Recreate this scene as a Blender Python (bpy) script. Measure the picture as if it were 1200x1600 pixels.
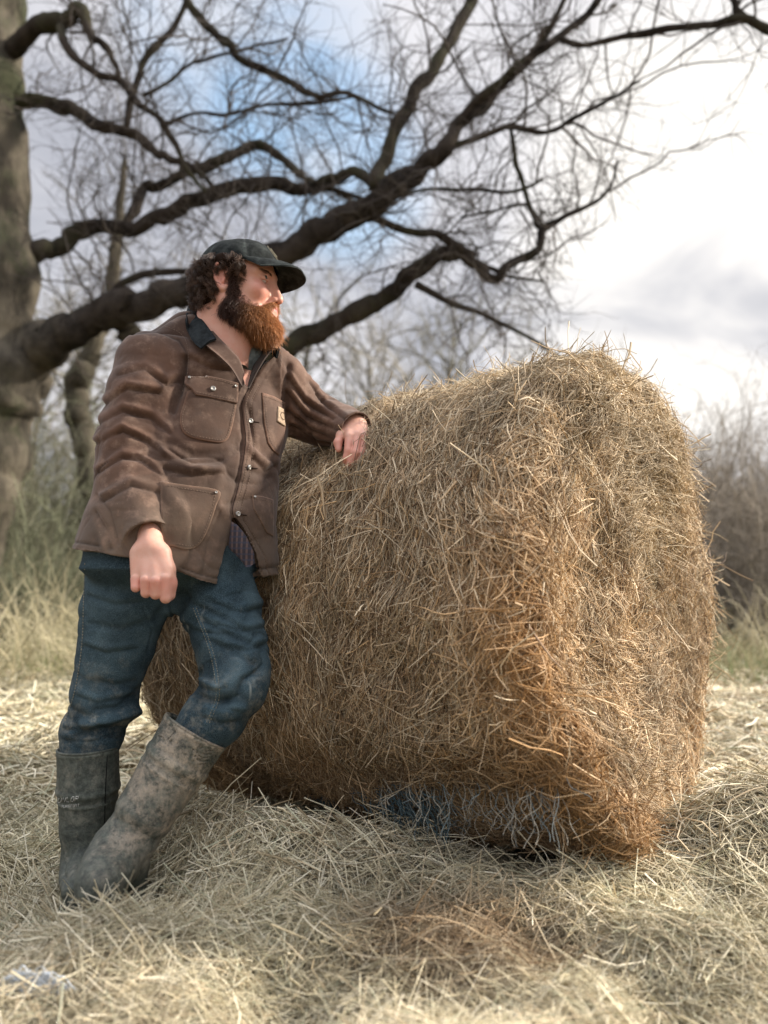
import bpy, bmesh, math, random
import numpy as np
from mathutils import Vector, Matrix
from mathutils.bvhtree import BVHTree

for o in list(bpy.data.objects): bpy.data.objects.remove(o)
SC = bpy.context.scene
COL = SC.collection
R = math.radians
rng = np.random.default_rng(7)
random.seed(7)

# ------------------------------------------------------------------ camera
CAMZ = 0.73; PITCH = math.atan(100/1200)
cam = bpy.data.objects.new('camera', bpy.data.cameras.new('camera'))
COL.objects.link(cam); SC.camera = cam
cam.location = (0, 0, CAMZ); cam.rotation_euler = (R(90)+PITCH, 0, 0)
cam.data.sensor_fit = 'VERTICAL'; cam.data.sensor_height = 36; cam.data.sensor_width = 27
cam.data.lens = 27; cam.data.clip_start = 0.05; cam.data.clip_end = 3000
cam.data.dof.use_dof = True; cam.data.dof.focus_distance = 1.84; cam.data.dof.aperture_fstop = 1.85
SC.render.resolution_x = 768; SC.render.resolution_y = 1024
SC.view_settings.view_transform = 'Standard'; SC.view_settings.look = 'None'
SC.view_settings.exposure = 0.74; SC.view_settings.gamma = 1

def ray(px, py):
    x = (px-600)/1200; y = (800-py)/1200
    return np.array([x, math.cos(PITCH)-y*math.sin(PITCH), math.sin(PITCH)+y*math.cos(PITCH)])
def P(px, py, Y):                     # a point at depth Y seen at that place of the photograph
    d = ray(px, py); t = Y/d[1]
    return np.array([d[0]*t, Y, CAMZ+d[2]*t])
def proj(p):
    p = np.asarray(p); x = p[..., 0]; y = p[..., 1]; z = p[..., 2]-CAMZ
    f = y*math.cos(PITCH)+z*math.sin(PITCH); u = -y*math.sin(PITCH)+z*math.cos(PITCH)
    return 600+1200*x/f, 800-1200*u/f

# ------------------------------------------------------------------ world and sun
SUN_AZ = R(78); SUN_EL = R(30)
W = bpy.data.worlds.new('World'); SC.world = W; W.use_nodes = True
nt = W.node_tree; N = nt.nodes; L = nt.links; N.clear()
def nn(t, **k):
    n = N.new(t)
    for a, b in k.items(): setattr(n, a, b)
    return n
out = nn('ShaderNodeOutputWorld'); bg = nn('ShaderNodeBackground'); bg.inputs[1].default_value = 0.10
sky = nn('ShaderNodeTexSky', sky_type='NISHITA', sun_disc=False, sun_elevation=SUN_EL, sun_rotation=SUN_AZ)
sky.air_density = 1.0; sky.dust_density = 0.6; sky.ozone_density = 1.5
tc = nn('ShaderNodeTexCoord')
mp = nn('ShaderNodeMapping'); mp.inputs['Scale'].default_value = (1, 1, 1.7); mp.inputs['Rotation'].default_value = (0, R(25), 0)
L.new(tc.outputs['Generated'], mp.inputs[0])
n1 = nn('ShaderNodeTexNoise'); n1.inputs['Scale'].default_value = 3.1; n1.inputs['Detail'].default_value = 5; n1.inputs['Distortion'].default_value = 0.35
n2 = nn('ShaderNodeTexNoise'); n2.inputs['Scale'].default_value = 1.5; n2.inputs['Detail'].default_value = 3
L.new(mp.outputs[0], n1.inputs[0]); L.new(mp.outputs[0], n2.inputs[0])
def mrange(src, a, b, c, d, smooth=True):
    m = nn('ShaderNodeMapRange'); m.interpolation_type = 'SMOOTHSTEP' if smooth else 'LINEAR'
    for i, v in zip((1, 2, 3, 4), (a, b, c, d)): m.inputs[i].default_value = v
    L.new(src, m.inputs[0]); return m.outputs[0]
def dotn(px, py):
    d = ray(px, py); d = d/np.linalg.norm(d)
    v = nn('ShaderNodeVectorMath', operation='DOT_PRODUCT'); v.inputs[1].default_value = d
    nrm = nn('ShaderNodeVectorMath', operation='NORMALIZE'); L.new(tc.outputs['Generated'], nrm.inputs[0])
    L.new(nrm.outputs[0], v.inputs[0]); return v.outputs['Value']
def mth(op, a, b):
    m = nn('ShaderNodeMath', operation=op)
    for i, v in enumerate((a, b)):
        if isinstance(v, (int, float)): m.inputs[i].default_value = v
        else: L.new(v, m.inputs[i])
    return m.outputs[0]
def mixc(f, a, b):
    m = nn('ShaderNodeMix', data_type='RGBA'); L.new(f, m.inputs[0])
    for i, v in ((6, a), (7, b)):
        if isinstance(v, tuple): m.inputs[i].default_value = v
        else: L.new(v, m.inputs[i])
    return m.outputs[2]
cloud = mixc(mrange(n1.outputs[0], 0.36, 0.60, 0, 1), (3.2, 3.3, 3.7, 1), (5.4, 5.35, 5.6, 1))
# thin bright cloud in front of the low sun
g = mth('MAXIMUM', mrange(dotn(1085, 260), 0.972, 0.998, 0, 1), mrange(dotn(1040, 490), 0.968, 0.997, 0, 1))
g = mth('MULTIPLY', g, mrange(n1.outputs[0], 0.36, 0.6, 0.15, 1))
cloud = mixc(g, cloud, (7.5, 7.2, 6.8, 1))
# the gap of blue
b = mth('MAXIMUM', mrange(dotn(455, 130), 0.989, 0.9985, 0, .95), mrange(dotn(545, 280), 0.993, 0.9993, 0, .75))
b = mth('MAXIMUM', b, mrange(dotn(400, 30), 0.986, 0.998, 0, 0.8))
b = mth('MULTIPLY', b, mrange(n1.outputs[0], 0.66, 0.50, 0.35, 1))
bl = nn('ShaderNodeMix', data_type='RGBA', blend_type='MULTIPLY'); bl.inputs[0].default_value = 1
L.new(sky.outputs[0], bl.inputs[6]); bl.inputs[7].default_value = (2.3, 2.2, 1.85, 1)
final = mixc(b, cloud, bl.outputs[2])
# unseen sky overhead and behind the camera brightened as added light on the scene
zen = nn('ShaderNodeSeparateXYZ'); L.new(tc.outputs['Generated'], zen.inputs[0])
ov = mth('MAXIMUM', mrange(zen.outputs[2], .62, .90, 0, 1), mrange(zen.outputs[1], .15, -.5, 0, .12))
k_ = nn('ShaderNodeVectorMath', operation='SCALE'); L.new(final, k_.inputs[0]); L.new(mrange(ov, 0, 1, 1.0, 3.0, False), k_.inputs['Scale']); final = k_.outputs[0]
L.new(final, bg.inputs[0]); L.new(bg.outputs[0], out.inputs[0])

sun = bpy.data.objects.new('sun', bpy.data.lights.new('sun', 'SUN')); COL.objects.link(sun)
sun.data.energy = 4.9; sun.data.angle = R(5); sun.data.color = (1, .90, .77)
sd = Vector((math.sin(SUN_AZ)*math.cos(SUN_EL), math.cos(SUN_AZ)*math.cos(SUN_EL), math.sin(SUN_EL)))
sun.rotation_euler = sd.to_track_quat('Z', 'Y').to_euler(); sun.location = (6, 2, 5)

# ------------------------------------------------------------------ helpers
def tag(o, label=None, cat=None, group=None, kind=None):
    for k, v in (('label', label), ('category', cat), ('group', group), ('kind', kind)):
        if v: o[k] = v
    return o
def empty(name, loc=(0, 0, 0)):
    o = bpy.data.objects.new(name, None); COL.objects.link(o); o.location = loc; o.empty_display_size = .1
    return o
def mesh(name, V, F, mat=None, parent=None, cols=None, smooth=True, sizes=None):
    """V (n,3); F (m,k) array or list of lists"""
    V = np.ascontiguousarray(V, dtype=np.float32)
    me = bpy.data.meshes.new(name)
    if isinstance(F, np.ndarray):
        k = F.shape[1]; m = len(F); idx = F.astype(np.int32).ravel(); ls = np.arange(0, m*k, k, dtype=np.int32)
    else:
        m = len(F); idx = np.array([i for f in F for i in f], dtype=np.int32)
        lt = np.array([len(f) for f in F], dtype=np.int32); ls = np.concatenate(([0], np.cumsum(lt)[:-1])).astype(np.int32)
    me.vertices.add(len(V)); me.vertices.foreach_set('co', V.ravel())
    me.loops.add(len(idx)); me.loops.foreach_set('vertex_index', idx)
    me.polygons.add(m); me.polygons.foreach_set('loop_start', ls)
    me.update(calc_edges=True)
    if smooth: me.polygons.foreach_set('use_smooth', np.ones(m, dtype=bool))
    if cols is not None:
        c = np.ones((len(V), 4), dtype=np.float32); c[:, :3] = cols
        a = me.color_attributes.new('tint', 'FLOAT_COLOR', 'POINT'); a.data.foreach_set('color', c.ravel())
    if mat: me.materials.append(mat)
    o = bpy.data.objects.new(name, me); COL.objects.link(o)
    if parent is not None:
        o.parent = parent; o.matrix_parent_inverse = Matrix.Translation(-Vector(parent.location))
    return o

def _hash(ix, iy, iz, seed):
    h = (ix*np.int64(374761393)+iy*np.int64(668265263)+iz*np.int64(2147483647)+np.int64(seed)*np.int64(1274126177)) & np.int64(0xffffffff)
    h = ((h ^ (h >> 13))*np.int64(1274126177)) & np.int64(0xffffffff)
    h = ((h ^ (h >> 16))*np.int64(2246822519)) & np.int64(0xffffffff)
    return ((h ^ (h >> 15)) & np.int64(0xffffff)).astype(np.float32)/np.float32(0xffffff)
def vnoise(p, seed=0):                # smooth noise, -1..1
    p = np.asarray(p, dtype=np.float32); i = np.floor(p).astype(np.int64); f = p-i; f = f*f*(3-2*f)
    r = 0
    for dx in (0, 1):
        wx = f[..., 0] if dx else 1-f[..., 0]
        for dy in (0, 1):
            wy = f[..., 1] if dy else 1-f[..., 1]
            for dz in (0, 1):
                wz = f[..., 2] if dz else 1-f[..., 2]
                r = r+wx*wy*wz*_hash(i[..., 0]+dx, i[..., 1]+dy, i[..., 2]+dz, seed)
    return r*2-1
def fbm(p, seed=0, oct=3):
    r = 0; a = 1; s = 0
    for k in range(oct): r = r+a*vnoise(np.asarray(p)*2**k+k*17.3, seed+k); s += a; a *= .5
    return r/s
def sstep(a, b, x):
    t = np.clip((x-a)/(b-a), 0, 1); return t*t*(3-2*t)

def strands(pts, rad, col=None, sides=3, taper=0.5, flat=1.0):
    """pts (n,k,3), rad (n,), col (n,3) -> V, F, C of thin tubes"""
    n, k, _ = pts.shape
    t = np.empty_like(pts); t[:, 1:-1] = pts[:, 2:]-pts[:, :-2]; t[:, 0] = pts[:, 1]-pts[:, 0]; t[:, -1] = pts[:, -1]-pts[:, -2]
    t /= np.linalg.norm(t, axis=2, keepdims=True)+1e-9
    ref = rng.normal(size=(n, 1, 3)); u = np.cross(t, ref); u /= np.linalg.norm(u, axis=2, keepdims=True)+1e-9
    v = np.cross(t, u)
    s = np.linspace(0, 1, k); prof = 1-(1-taper)*s**2
    V = np.empty((n, k, sides, 3), dtype=np.float32)
    for j in range(sides):
        a = 2*math.pi*j/sides
        V[:, :, j] = pts+(rad[:, None, None]*prof[None, :, None])*(u*math.cos(a)+v*math.sin(a)*flat)
    base = (np.arange(n)*k*sides)[:, None, None]; ring = (np.arange(k-1)*sides)[None, :, None]; j = np.arange(sides)[None, None, :]
    a = base+ring+j; b = base+ring+(j+1) % sides
    F = np.stack([a, b, b+sides, a+sides], axis=-1).reshape(-1, 4)
    C = None
    if col is not None: C = np.repeat(col, k*sides, axis=0)
    return V.reshape(-1, 3), F, C
def tube(path, rad, sides=10, cap=True):
    """one round tube along a path with a radius per point"""
    path = np.asarray(path, float); k = len(path); rad = np.broadcast_to(np.asarray(rad, float), (k,))
    t = np.gradient(path, axis=0); t /= np.linalg.norm(t, axis=1, keepdims=True)+1e-9
    ref = np.array([0.13, -.35, .92]) if abs(t[:, 2]).mean() < .8 else np.array([1, .2, 0.])
    u = np.cross(t, ref); u /= np.linalg.norm(u, axis=1, keepdims=True)+1e-9; v = np.cross(t, u)
    a = np.linspace(0, 2*math.pi, sides, endpoint=False)
    V = path[:, None]+rad[:, None, None]*(u[:, None]*np.cos(a)[None, :, None]+v[:, None]*np.sin(a)[None, :, None])
    F = []
    for i in range(k-1):
        for j in range(sides):
            F.append([i*sides+j, i*sides+(j+1) % sides, (i+1)*sides+(j+1) % sides, (i+1)*sides+j])
    if cap: F.append(list(range(sides))[::-1]); F.append([(k-1)*sides+j for j in range(sides)])
    return V.reshape(-1, 3), F
def join(parts):
    Vs = []; Fs = []; off = 0
    for V, F in parts:
        Vs.append(V); Fs += [[i+off for i in f] for f in F]; off += len(V)
    return np.concatenate(Vs), Fs
def catmull(pts, n=8):
    pts = np.asarray(pts, float); q = np.vstack([2*pts[0]-pts[1], pts, 2*pts[-1]-pts[-2]]); o = []
    for i in range(1, len(q)-2):
        for s in np.linspace(0, 1, n, endpoint=False):
            o.append(.5*((2*q[i])+(-q[i-1]+q[i+1])*s+(2*q[i-1]-5*q[i]+4*q[i+1]-q[i+2])*s*s+(-q[i-1]+3*q[i]-3*q[i+1]+q[i+2])*s**3))
    o.append(q[-2]); return np.array(o)

# ------------------------------------------------------------------ materials
def material(name, build):
    m = bpy.data.materials.new(name); m.use_nodes = True; t = m.node_tree; t.nodes.clear()
    o = t.nodes.new('ShaderNodeOutputMaterial'); p = t.nodes.new('ShaderNodeBsdfPrincipled'); t.links.new(p.outputs[0], o.inputs[0])
    build(t, p); return m
class G:
    def __init__(s, t): s.t = t; s.tc = None
    def n(s, ty, **k):
        x = s.t.nodes.new(ty)
        for a, b in k.items(): setattr(x, a, b)
        return x
    def l(s, a, b): s.t.links.new(a, b)
    def obj(s, scale=(1, 1, 1)):
        if not s.tc: s.tc = s.n('ShaderNodeTexCoord')
        m = s.n('ShaderNodeMapping'); m.inputs['Scale'].default_value = scale; s.l(s.tc.outputs['Object'], m.inputs[0]); return m.outputs[0]
    def noise(s, sc, det=4, rough=.6, scale=(1, 1, 1), dist=0):
        x = s.n('ShaderNodeTexNoise'); x.inputs['Scale'].default_value = sc; x.inputs['Detail'].default_value = det
        x.inputs['Roughness'].default_value = rough; x.inputs['Distortion'].default_value = dist; s.l(s.obj(scale), x.inputs[0]); return x.outputs[0]
    def rng(s, src, a, b, c=0, d=1):
        m = s.n('ShaderNodeMapRange'); m.interpolation_type = 'SMOOTHSTEP'
        for i, v in zip((1, 2, 3, 4), (a, b, c, d)): m.inputs[i].default_value = v
        s.l(src, m.inputs[0]); return m.outputs[0]
    def mix(s, f, a, b, blend='MIX'):
        m = s.n('ShaderNodeMix', data_type='RGBA', blend_type=blend)
        if isinstance(f, (int, float)): m.inputs[0].default_value = f
        else: s.l(f, m.inputs[0])
        for i, v in ((6, a), (7, b)):
            if isinstance(v, tuple): m.inputs[i].default_value = (*v, 1) if len(v) == 3 else v
            else: s.l(v, m.inputs[i])
        return m.outputs[2]
    def mul(s, a, b, op='MULTIPLY'):
        m = s.n('ShaderNodeMath', operation=op)
        for i, v in enumerate((a, b)):
            if isinstance(v, (int, float)): m.inputs[i].default_value = v
            else: s.l(v, m.inputs[i])
        return m.outputs[0]
    def attr(s, name='tint'):
        a = s.n('ShaderNodeAttribute', attribute_name=name); return a.outputs['Color']
    def bump(s, p, h, st=.3, d=.002):
        b = s.n('ShaderNodeBump'); b.inputs['Strength'].default_value = st; b.inputs['Distance'].default_value = d
        s.l(h, b.inputs['Height']); s.l(b.outputs[0], p.inputs['Normal'])
def simple(name, col, rough=.8, spec=.3, var=.25, sc=30, bump=0, bsc=200):
    def f(t, p):
        g = G(t); c2 = tuple(c*(1-var) for c in col); c1 = tuple(min(1, c*(1+var)) for c in col)
        g.l(g.mix(g.rng(g.noise(sc), .3, .7), c2, c1), p.inputs['Base Color'])
        p.inputs['Roughness'].default_value = rough; p.inputs['Specular IOR Level'].default_value = spec
        if bump: g.bump(p, g.noise(bsc, 3), bump, .002)
    return material(name, f)
def tinted(name, rough=.75, spec=.25, trans=0.0):
    def f(t, p):
        g = G(t); g.l(g.attr(), p.inputs['Base Color'])
        p.inputs['Roughness'].default_value = rough; p.inputs['Specular IOR Level'].default_value = spec
    return material(name, f)
M = {}
M['straw'] = tinted('straw', .62, .3)
M['core'] = simple('packed_hay', (.040, .027, .016), .95, .05, .5, 25)  # far darker than the straw: shade of the gaps put into the colour
M['soil'] = simple('hay_floor', (.13, .10, .055), .95, .05, .5, 9)
# ------------------------------------------------------------------ bale shape
BR = .655; BL = 1.22; CR = .038
AX0 = np.array([.635, 1.985, .645])               # centre of the near end
AD = np.array([-.794, .607, 0.]); BD = np.array([.607, .794, 0.]); UP = np.array([0, 0, 1.])   # along the axis away; across; up
# profile: w runs from the centre of the near end over the rim, along the barrel, to the centre of the far end
_w = []; 
def _profile():
    pts = [(0.0, 0.0)]
    for r in np.linspace(0.02, BR-CR, 12): pts.append((r, 0.0))
    for a in np.linspace(0, math.pi/2, 9)[1:]: pts.append((BR-CR+CR*math.sin(a), CR-CR*math.cos(a)))
    for t in np.linspace(CR, BL-CR, 24)[1:]: pts.append((BR, t))
    for a in np.linspace(math.pi/2, math.pi, 9)[1:]: pts.append((BR-CR+CR*math.sin(a), BL-CR-CR*math.cos(a)))
    for r in np.linspace(BR-CR, 0.0, 12)[1:]: pts.append((r, BL))
    pts = np.array(pts); d = np.concatenate(([0], np.cumsum(np.linalg.norm(np.diff(pts, axis=0), axis=1)))); return pts, d
PRO, PW = _profile(); WTOT = PW[-1]; WRIM = BR-CR+CR*math.pi/4; WB = WRIM+CR*math.pi/4
def bale_pt(w, ph, off=0.):
    """ph = 0 on top, +90deg on the camera-left (near) side"""
    r = np.interp(w, PW, PRO[:, 0]); t = np.interp(w, PW, PRO[:, 1])
    e = .012
    dr = (np.interp(w+e, PW, PRO[:, 0])-np.interp(w-e, PW, PRO[:, 0])); dt = (np.interp(w+e, PW, PRO[:, 1])-np.interp(w-e, PW, PRO[:, 1]))
    nl = np.sqrt(dr*dr+dt*dt)+1e-9; nr = dt/nl; na = -dr/nl
    c = np.cos(ph); s = np.sin(ph)
    q = np.stack([t*2.2, c*1.6*r/BR, s*1.6*r/BR], axis=-1)
    lump = .034*fbm(q*1.3+5, 3, 2)+.018*fbm(q*4.5+2, 9, 2)+.009*vnoise(q*13, 4)
    rr = r+(off+lump)*nr; ta = t+(off+lump)*na
    # the end bulges a little
    ta = ta-.035*np.clip(1-(r/BR)**2, 0, 1)*np.where(t < .5*BL, 1, -1)
    # sags: the far end is lower, the bottom is flat and spread
    h = rr*c; sg = sstep(.25, 1.2, t)
    h = np.where(h > 0, h*(.965-.150*sg), h)
    h = np.where(h < -.54, -.54+(h+.54)*.40, h)
    lat = -rr*s
    # the rim peaks up on top near the camera
    h = h+.006*np.exp(-((t-.02)/.12)**2)*np.clip(c, 0, 1)**3
    # the lower near corner slumps outwards, and the hay is pressed in where the man leans
    cor = sstep(-.15, .9, -c)*sstep(-.35, .35, s)*(r/BR)**2
    lat = lat+.03*cor; h = h+.055*cor*np.exp(-(np.maximum(t, 0)/.30)**2); ta = ta-.115*cor*np.exp(-(np.maximum(t, 0)/.28)**2)
    dent = .055*np.exp(-((t-.80)/.28)**2)*sstep(.2, .75, s)*sstep(-.5, .1, c)
    lat = lat+dent
    return AX0+ta[..., None]*AD+lat[..., None]*BD+h[..., None]*UP
bale = empty('hay_bale', (.15, 2.35, 0)); tag(bale, 'large round hay bale that the man leans on', 'hay bale')
nw, nf = 150, 200
ws = np.concatenate([np.linspace(0, WTOT, nw)]); fs = np.linspace(0, 2*math.pi, nf, endpoint=False)
Wg, Fg = np.meshgrid(ws, fs, indexing='ij'); V = bale_pt(Wg, Fg, -.012).reshape(-1, 3)
ii, jj = np.meshgrid(np.arange(nw-1), np.arange(nf), indexing='ij'); a = ii*nf+jj; b_ = ii*nf+(jj+1) % nf
F = np.stack([a, b_, b_+nf, a+nf], -1).reshape(-1, 4)
mesh('packed_core', V, F, M['core'], bale)
BALE_BVH = BVHTree.FromPolygons([tuple(v) for v in V], [tuple(f) for f in F.tolist()])

PAL = np.array([[.66, .53, .37], [.44, .34, .23], [.82, .73, .57], [.33, .235, .145], [.55, .49, .38], [.16, .105, .065], [.54, .39, .23]])
def bale_straws(n, lo, hi, wid, off, wr, phr, dirs, lift=.02, pal=None, bias=1.0, K=5, flow=.30):
    w = rng.uniform(*wr, n); ph = rng.uniform(*phr, n)
    # keep density even on the end: weight by radius
    r = np.interp(w, PW, PRO[:, 0]); keep = rng.uniform(0, BR, n) < r; w = w[keep]; ph = ph[keep]; r = r[keep]; n = len(w)
    l = rng.uniform(lo, hi, n)*rng.choice([.5, .8, 1., 1.3], n)
    # straws lie in combed bundles: a slow noise steers them, plus a scatter
    q = np.stack([w*2.5, np.cos(ph)*1.8, np.sin(ph)*1.8], -1)
    psi = dirs+flow*2.2*vnoise(q*1.6, 21)+rng.normal(0, flow, n)*np.where(rng.random(n) < .33, 3.2, 1)
    cur = rng.normal(0, .35, n)/.12
    s = np.linspace(-.5, .5, K)[None]*l[:, None]
    a = psi[:, None]+cur[:, None]*s*.5
    ww = w[:, None]+s*np.sin(a); rr = np.maximum(np.interp(ww, PW, PRO[:, 0]), .06); pp = ph[:, None]+s*np.cos(a)/rr
    e = rng.uniform(0, 1, n)**2*off; stick = rng.normal(0, lift, n)*np.where(rng.random(n) < .12, 2.0, .55)
    of = e[:, None]+np.abs(stick)[:, None]*(np.sign(stick)[:, None]*s/l[:, None]+.5)*1.0-.004
    ww = np.abs(ww)
    pts = bale_pt(ww, pp, of)
    pts = pts+rng.normal(0, .0014, pts.shape)
    wd = wid*rng.uniform(.5, 1.35, n)
    # colour: grey weathered on top, orange brown down the near rim, pale on the end
    k = rng.choice(len(PAL), n, p=[.22, .2, .16, .12, .14, .08, .08]); c = PAL[k]*rng.uniform(.62, 1.3, n)[:, None]
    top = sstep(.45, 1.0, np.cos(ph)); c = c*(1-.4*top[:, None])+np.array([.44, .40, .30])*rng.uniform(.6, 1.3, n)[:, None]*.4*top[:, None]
    rim = np.exp(-((w-(WRIM-.02))/.085)**2)*sstep(-.35, .75, -np.cos(ph)+.35)*(np.sin(ph) > 0)
    rim = np.clip(rim*1.0, 0, .72)[:, None]*(rng.random(n)[:, None] < .8)
    c = c*(1-rim)+np.array([.42, .245, .10])*rng.uniform(.55, 1.25, n)[:, None]*rim
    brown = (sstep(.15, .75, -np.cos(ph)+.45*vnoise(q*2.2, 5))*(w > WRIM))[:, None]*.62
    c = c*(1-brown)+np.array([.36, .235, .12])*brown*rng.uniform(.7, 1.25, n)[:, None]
    bandn = vnoise(np.stack([w*9, np.cos(ph)*1.1, np.sin(ph)*1.1], -1), 33)[:, None]
    c = c*(1+.38*bandn)*np.array([.96, .90, .81])
    return pts, wd, c*bias
S = []
TP = 2*math.pi
# barrel: under layer, combed layer, loose top layer
S.append(bale_straws(34000, .06, .14, .0010, .004, (WRIM, WB+BL), (-1.2, 2.6), 0, .010, bias=.75))  # under layer darkened, gap shade in the straw colour
S.append(bale_straws(98000, .035, .13, .00082, .020, (WRIM, WB+BL), (-1.2, 2.6), 0, .012))
S.append(bale_straws(5000, .07, .17, .0012, .026, (WRIM-.05, WB+BL), (-1.0, 2.5), 0, .012, bias=1.15, flow=.75))
# brown straws hanging over the netting
S.append(bale_straws(3000, .05, .12, .0010, .03, (WRIM-.02, WB+.62), (2.0, 2.6), 0, .015, bias=.8, flow=.6))
# near end
S.append(bale_straws(26000, .04, .11, .0010, .006, (0.02, WB), (0, TP), 0, .012, bias=.9))
S.append(bale_straws(66000, .03, .11, .00082, .018, (0.02, WB+.03), (0, TP), 0, .018, bias=1.08, flow=.42))
# shaggy rim and skyline
S.append(bale_straws(8000, .05, .13, .0014, .022, (WRIM-.1, WRIM+.12), (-2.6, 2.6), 0, .022, flow=.6))
S.append(bale_straws(4500, .04, .10, .0012, .02, (WB, WB+BL*.9), (-.7, .8), 0, .022, flow=.9))
S.append(bale_straws(5000, .05, .12, .0014, .02, (WB+BL*.8, WTOT), (0, TP), 0, .02, flow=.9))
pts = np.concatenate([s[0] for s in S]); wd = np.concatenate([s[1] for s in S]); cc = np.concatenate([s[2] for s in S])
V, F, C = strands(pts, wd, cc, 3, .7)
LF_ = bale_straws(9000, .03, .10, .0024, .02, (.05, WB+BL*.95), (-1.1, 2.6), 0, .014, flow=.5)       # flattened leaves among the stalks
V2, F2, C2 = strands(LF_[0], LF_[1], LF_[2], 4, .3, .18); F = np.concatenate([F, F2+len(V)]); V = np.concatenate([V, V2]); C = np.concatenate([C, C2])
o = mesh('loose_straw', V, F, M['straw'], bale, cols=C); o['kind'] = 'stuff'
print('bale straws', len(wd))

# ------------------------------------------------------------------ ground
def gauss(x, y, cx, cy, sx, sy, h, ang=0):
    c, s = math.cos(ang), math.sin(ang); u = (x-cx)*c+(y-cy)*s; v = -(x-cx)*s+(y-cy)*c
    return h*np.exp(-(u/sx)**2-(v/sy)**2)
def ground_h(x, y):
    x = np.asarray(x, float); y = np.asarray(y, float); q = np.stack([x, y, 0*x], -1)
    far = sstep(4.5, 9, y); near = 1-sstep(3.5, 6, y)
    h = near*(.045*fbm(q*2.2+3, 40, 3)+.046*vnoise(q*6.5+.3*fbm(q*5,44,2)[...,None], 41)+.012*vnoise(q*15, 45))+far*.10*fbm(q*.35, 42, 2)
    h = h+gauss(x, y, -.30, 1.76, .25, .16, .17, -.64)          # hay piled under the bale's left half
    h = h+gauss(x, y, .02, 1.40, .34, .12, .06, -.5)
    h = h+gauss(x, y, .30, 1.58, .32, .13, .075, -.64)          # brown trampled hay under the net
    h = h+gauss(x, y, .40, 1.66, .30, .13, .085, -.64)
    h = h+gauss(x, y, .84, 1.83, .24, .20, .17, .3)             # heap right of the bale
    h = h+gauss(x, y, .62, 1.42, .25, .12, .04, .2)
    h = h+gauss(x, y, -.50, 1.35, .22, .16, .045, .2)
    h = h+gauss(x, y, .15, 1.10, .8, .12, .035, 0)
    h = h+gauss(x, y, -1.3, 3.2, 1.2, .6, .06, .1)
    h = h-gauss(x, y, -.60, 1.62, .14, .11, .05)                # pressed down by the boots
    return h-.01
xs = np.concatenate([-np.geomspace(600, 4.2, 16), np.linspace(-4, 4, 161), np.geomspace(4.2, 600, 16)])
ys = np.concatenate([[-60, -20, -6, -2], np.linspace(0, 6, 121), np.geomspace(6.3, 1500, 34)])
X, Y = np.meshgrid(xs, ys, indexing='ij'); Z = ground_h(X, Y); Z = np.where(np.abs(X) > 20, 0, Z)
V = np.stack([X, Y, Z-.012], -1).reshape(-1, 3); nx, ny = X.shape
ii, jj = np.meshgrid(np.arange(nx-1), np.arange(ny-1), indexing='ij'); a = ii*ny+jj
F = np.stack([a, a+ny, a+ny+1, a+1], -1).reshape(-1, 4)
def f_ground(t, p):
    g = G(t); n = g.noise(.9, 6, .65); n2 = g.noise(7, 5)
    grass = g.mix(g.rng(n2, .3, .7), (.035, .045, .018), (.10, .10, .045))
    hay = g.mix(g.rng(n2, .3, .7), (.10, .075, .04), (.20, .155, .085))
    sp = g.n('ShaderNodeSeparateXYZ'); g.l(g.obj(), sp.inputs[0])
    yy = g.mul(sp.outputs[1], g.mul(n, 1.6), 'ADD')
    g.l(g.mix(g.rng(yy, 4.9, 6.4), hay, grass), p.inputs['Base Color']); p.inputs['Roughness'].default_value = .95; p.inputs['Specular IOR Level'].default_value = .05
    g.bump(p, n2, .6, .02)
M['ground'] = material('ground', f_ground)
tag(mesh('ground', V, F, M['ground']), kind='structure')

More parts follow.
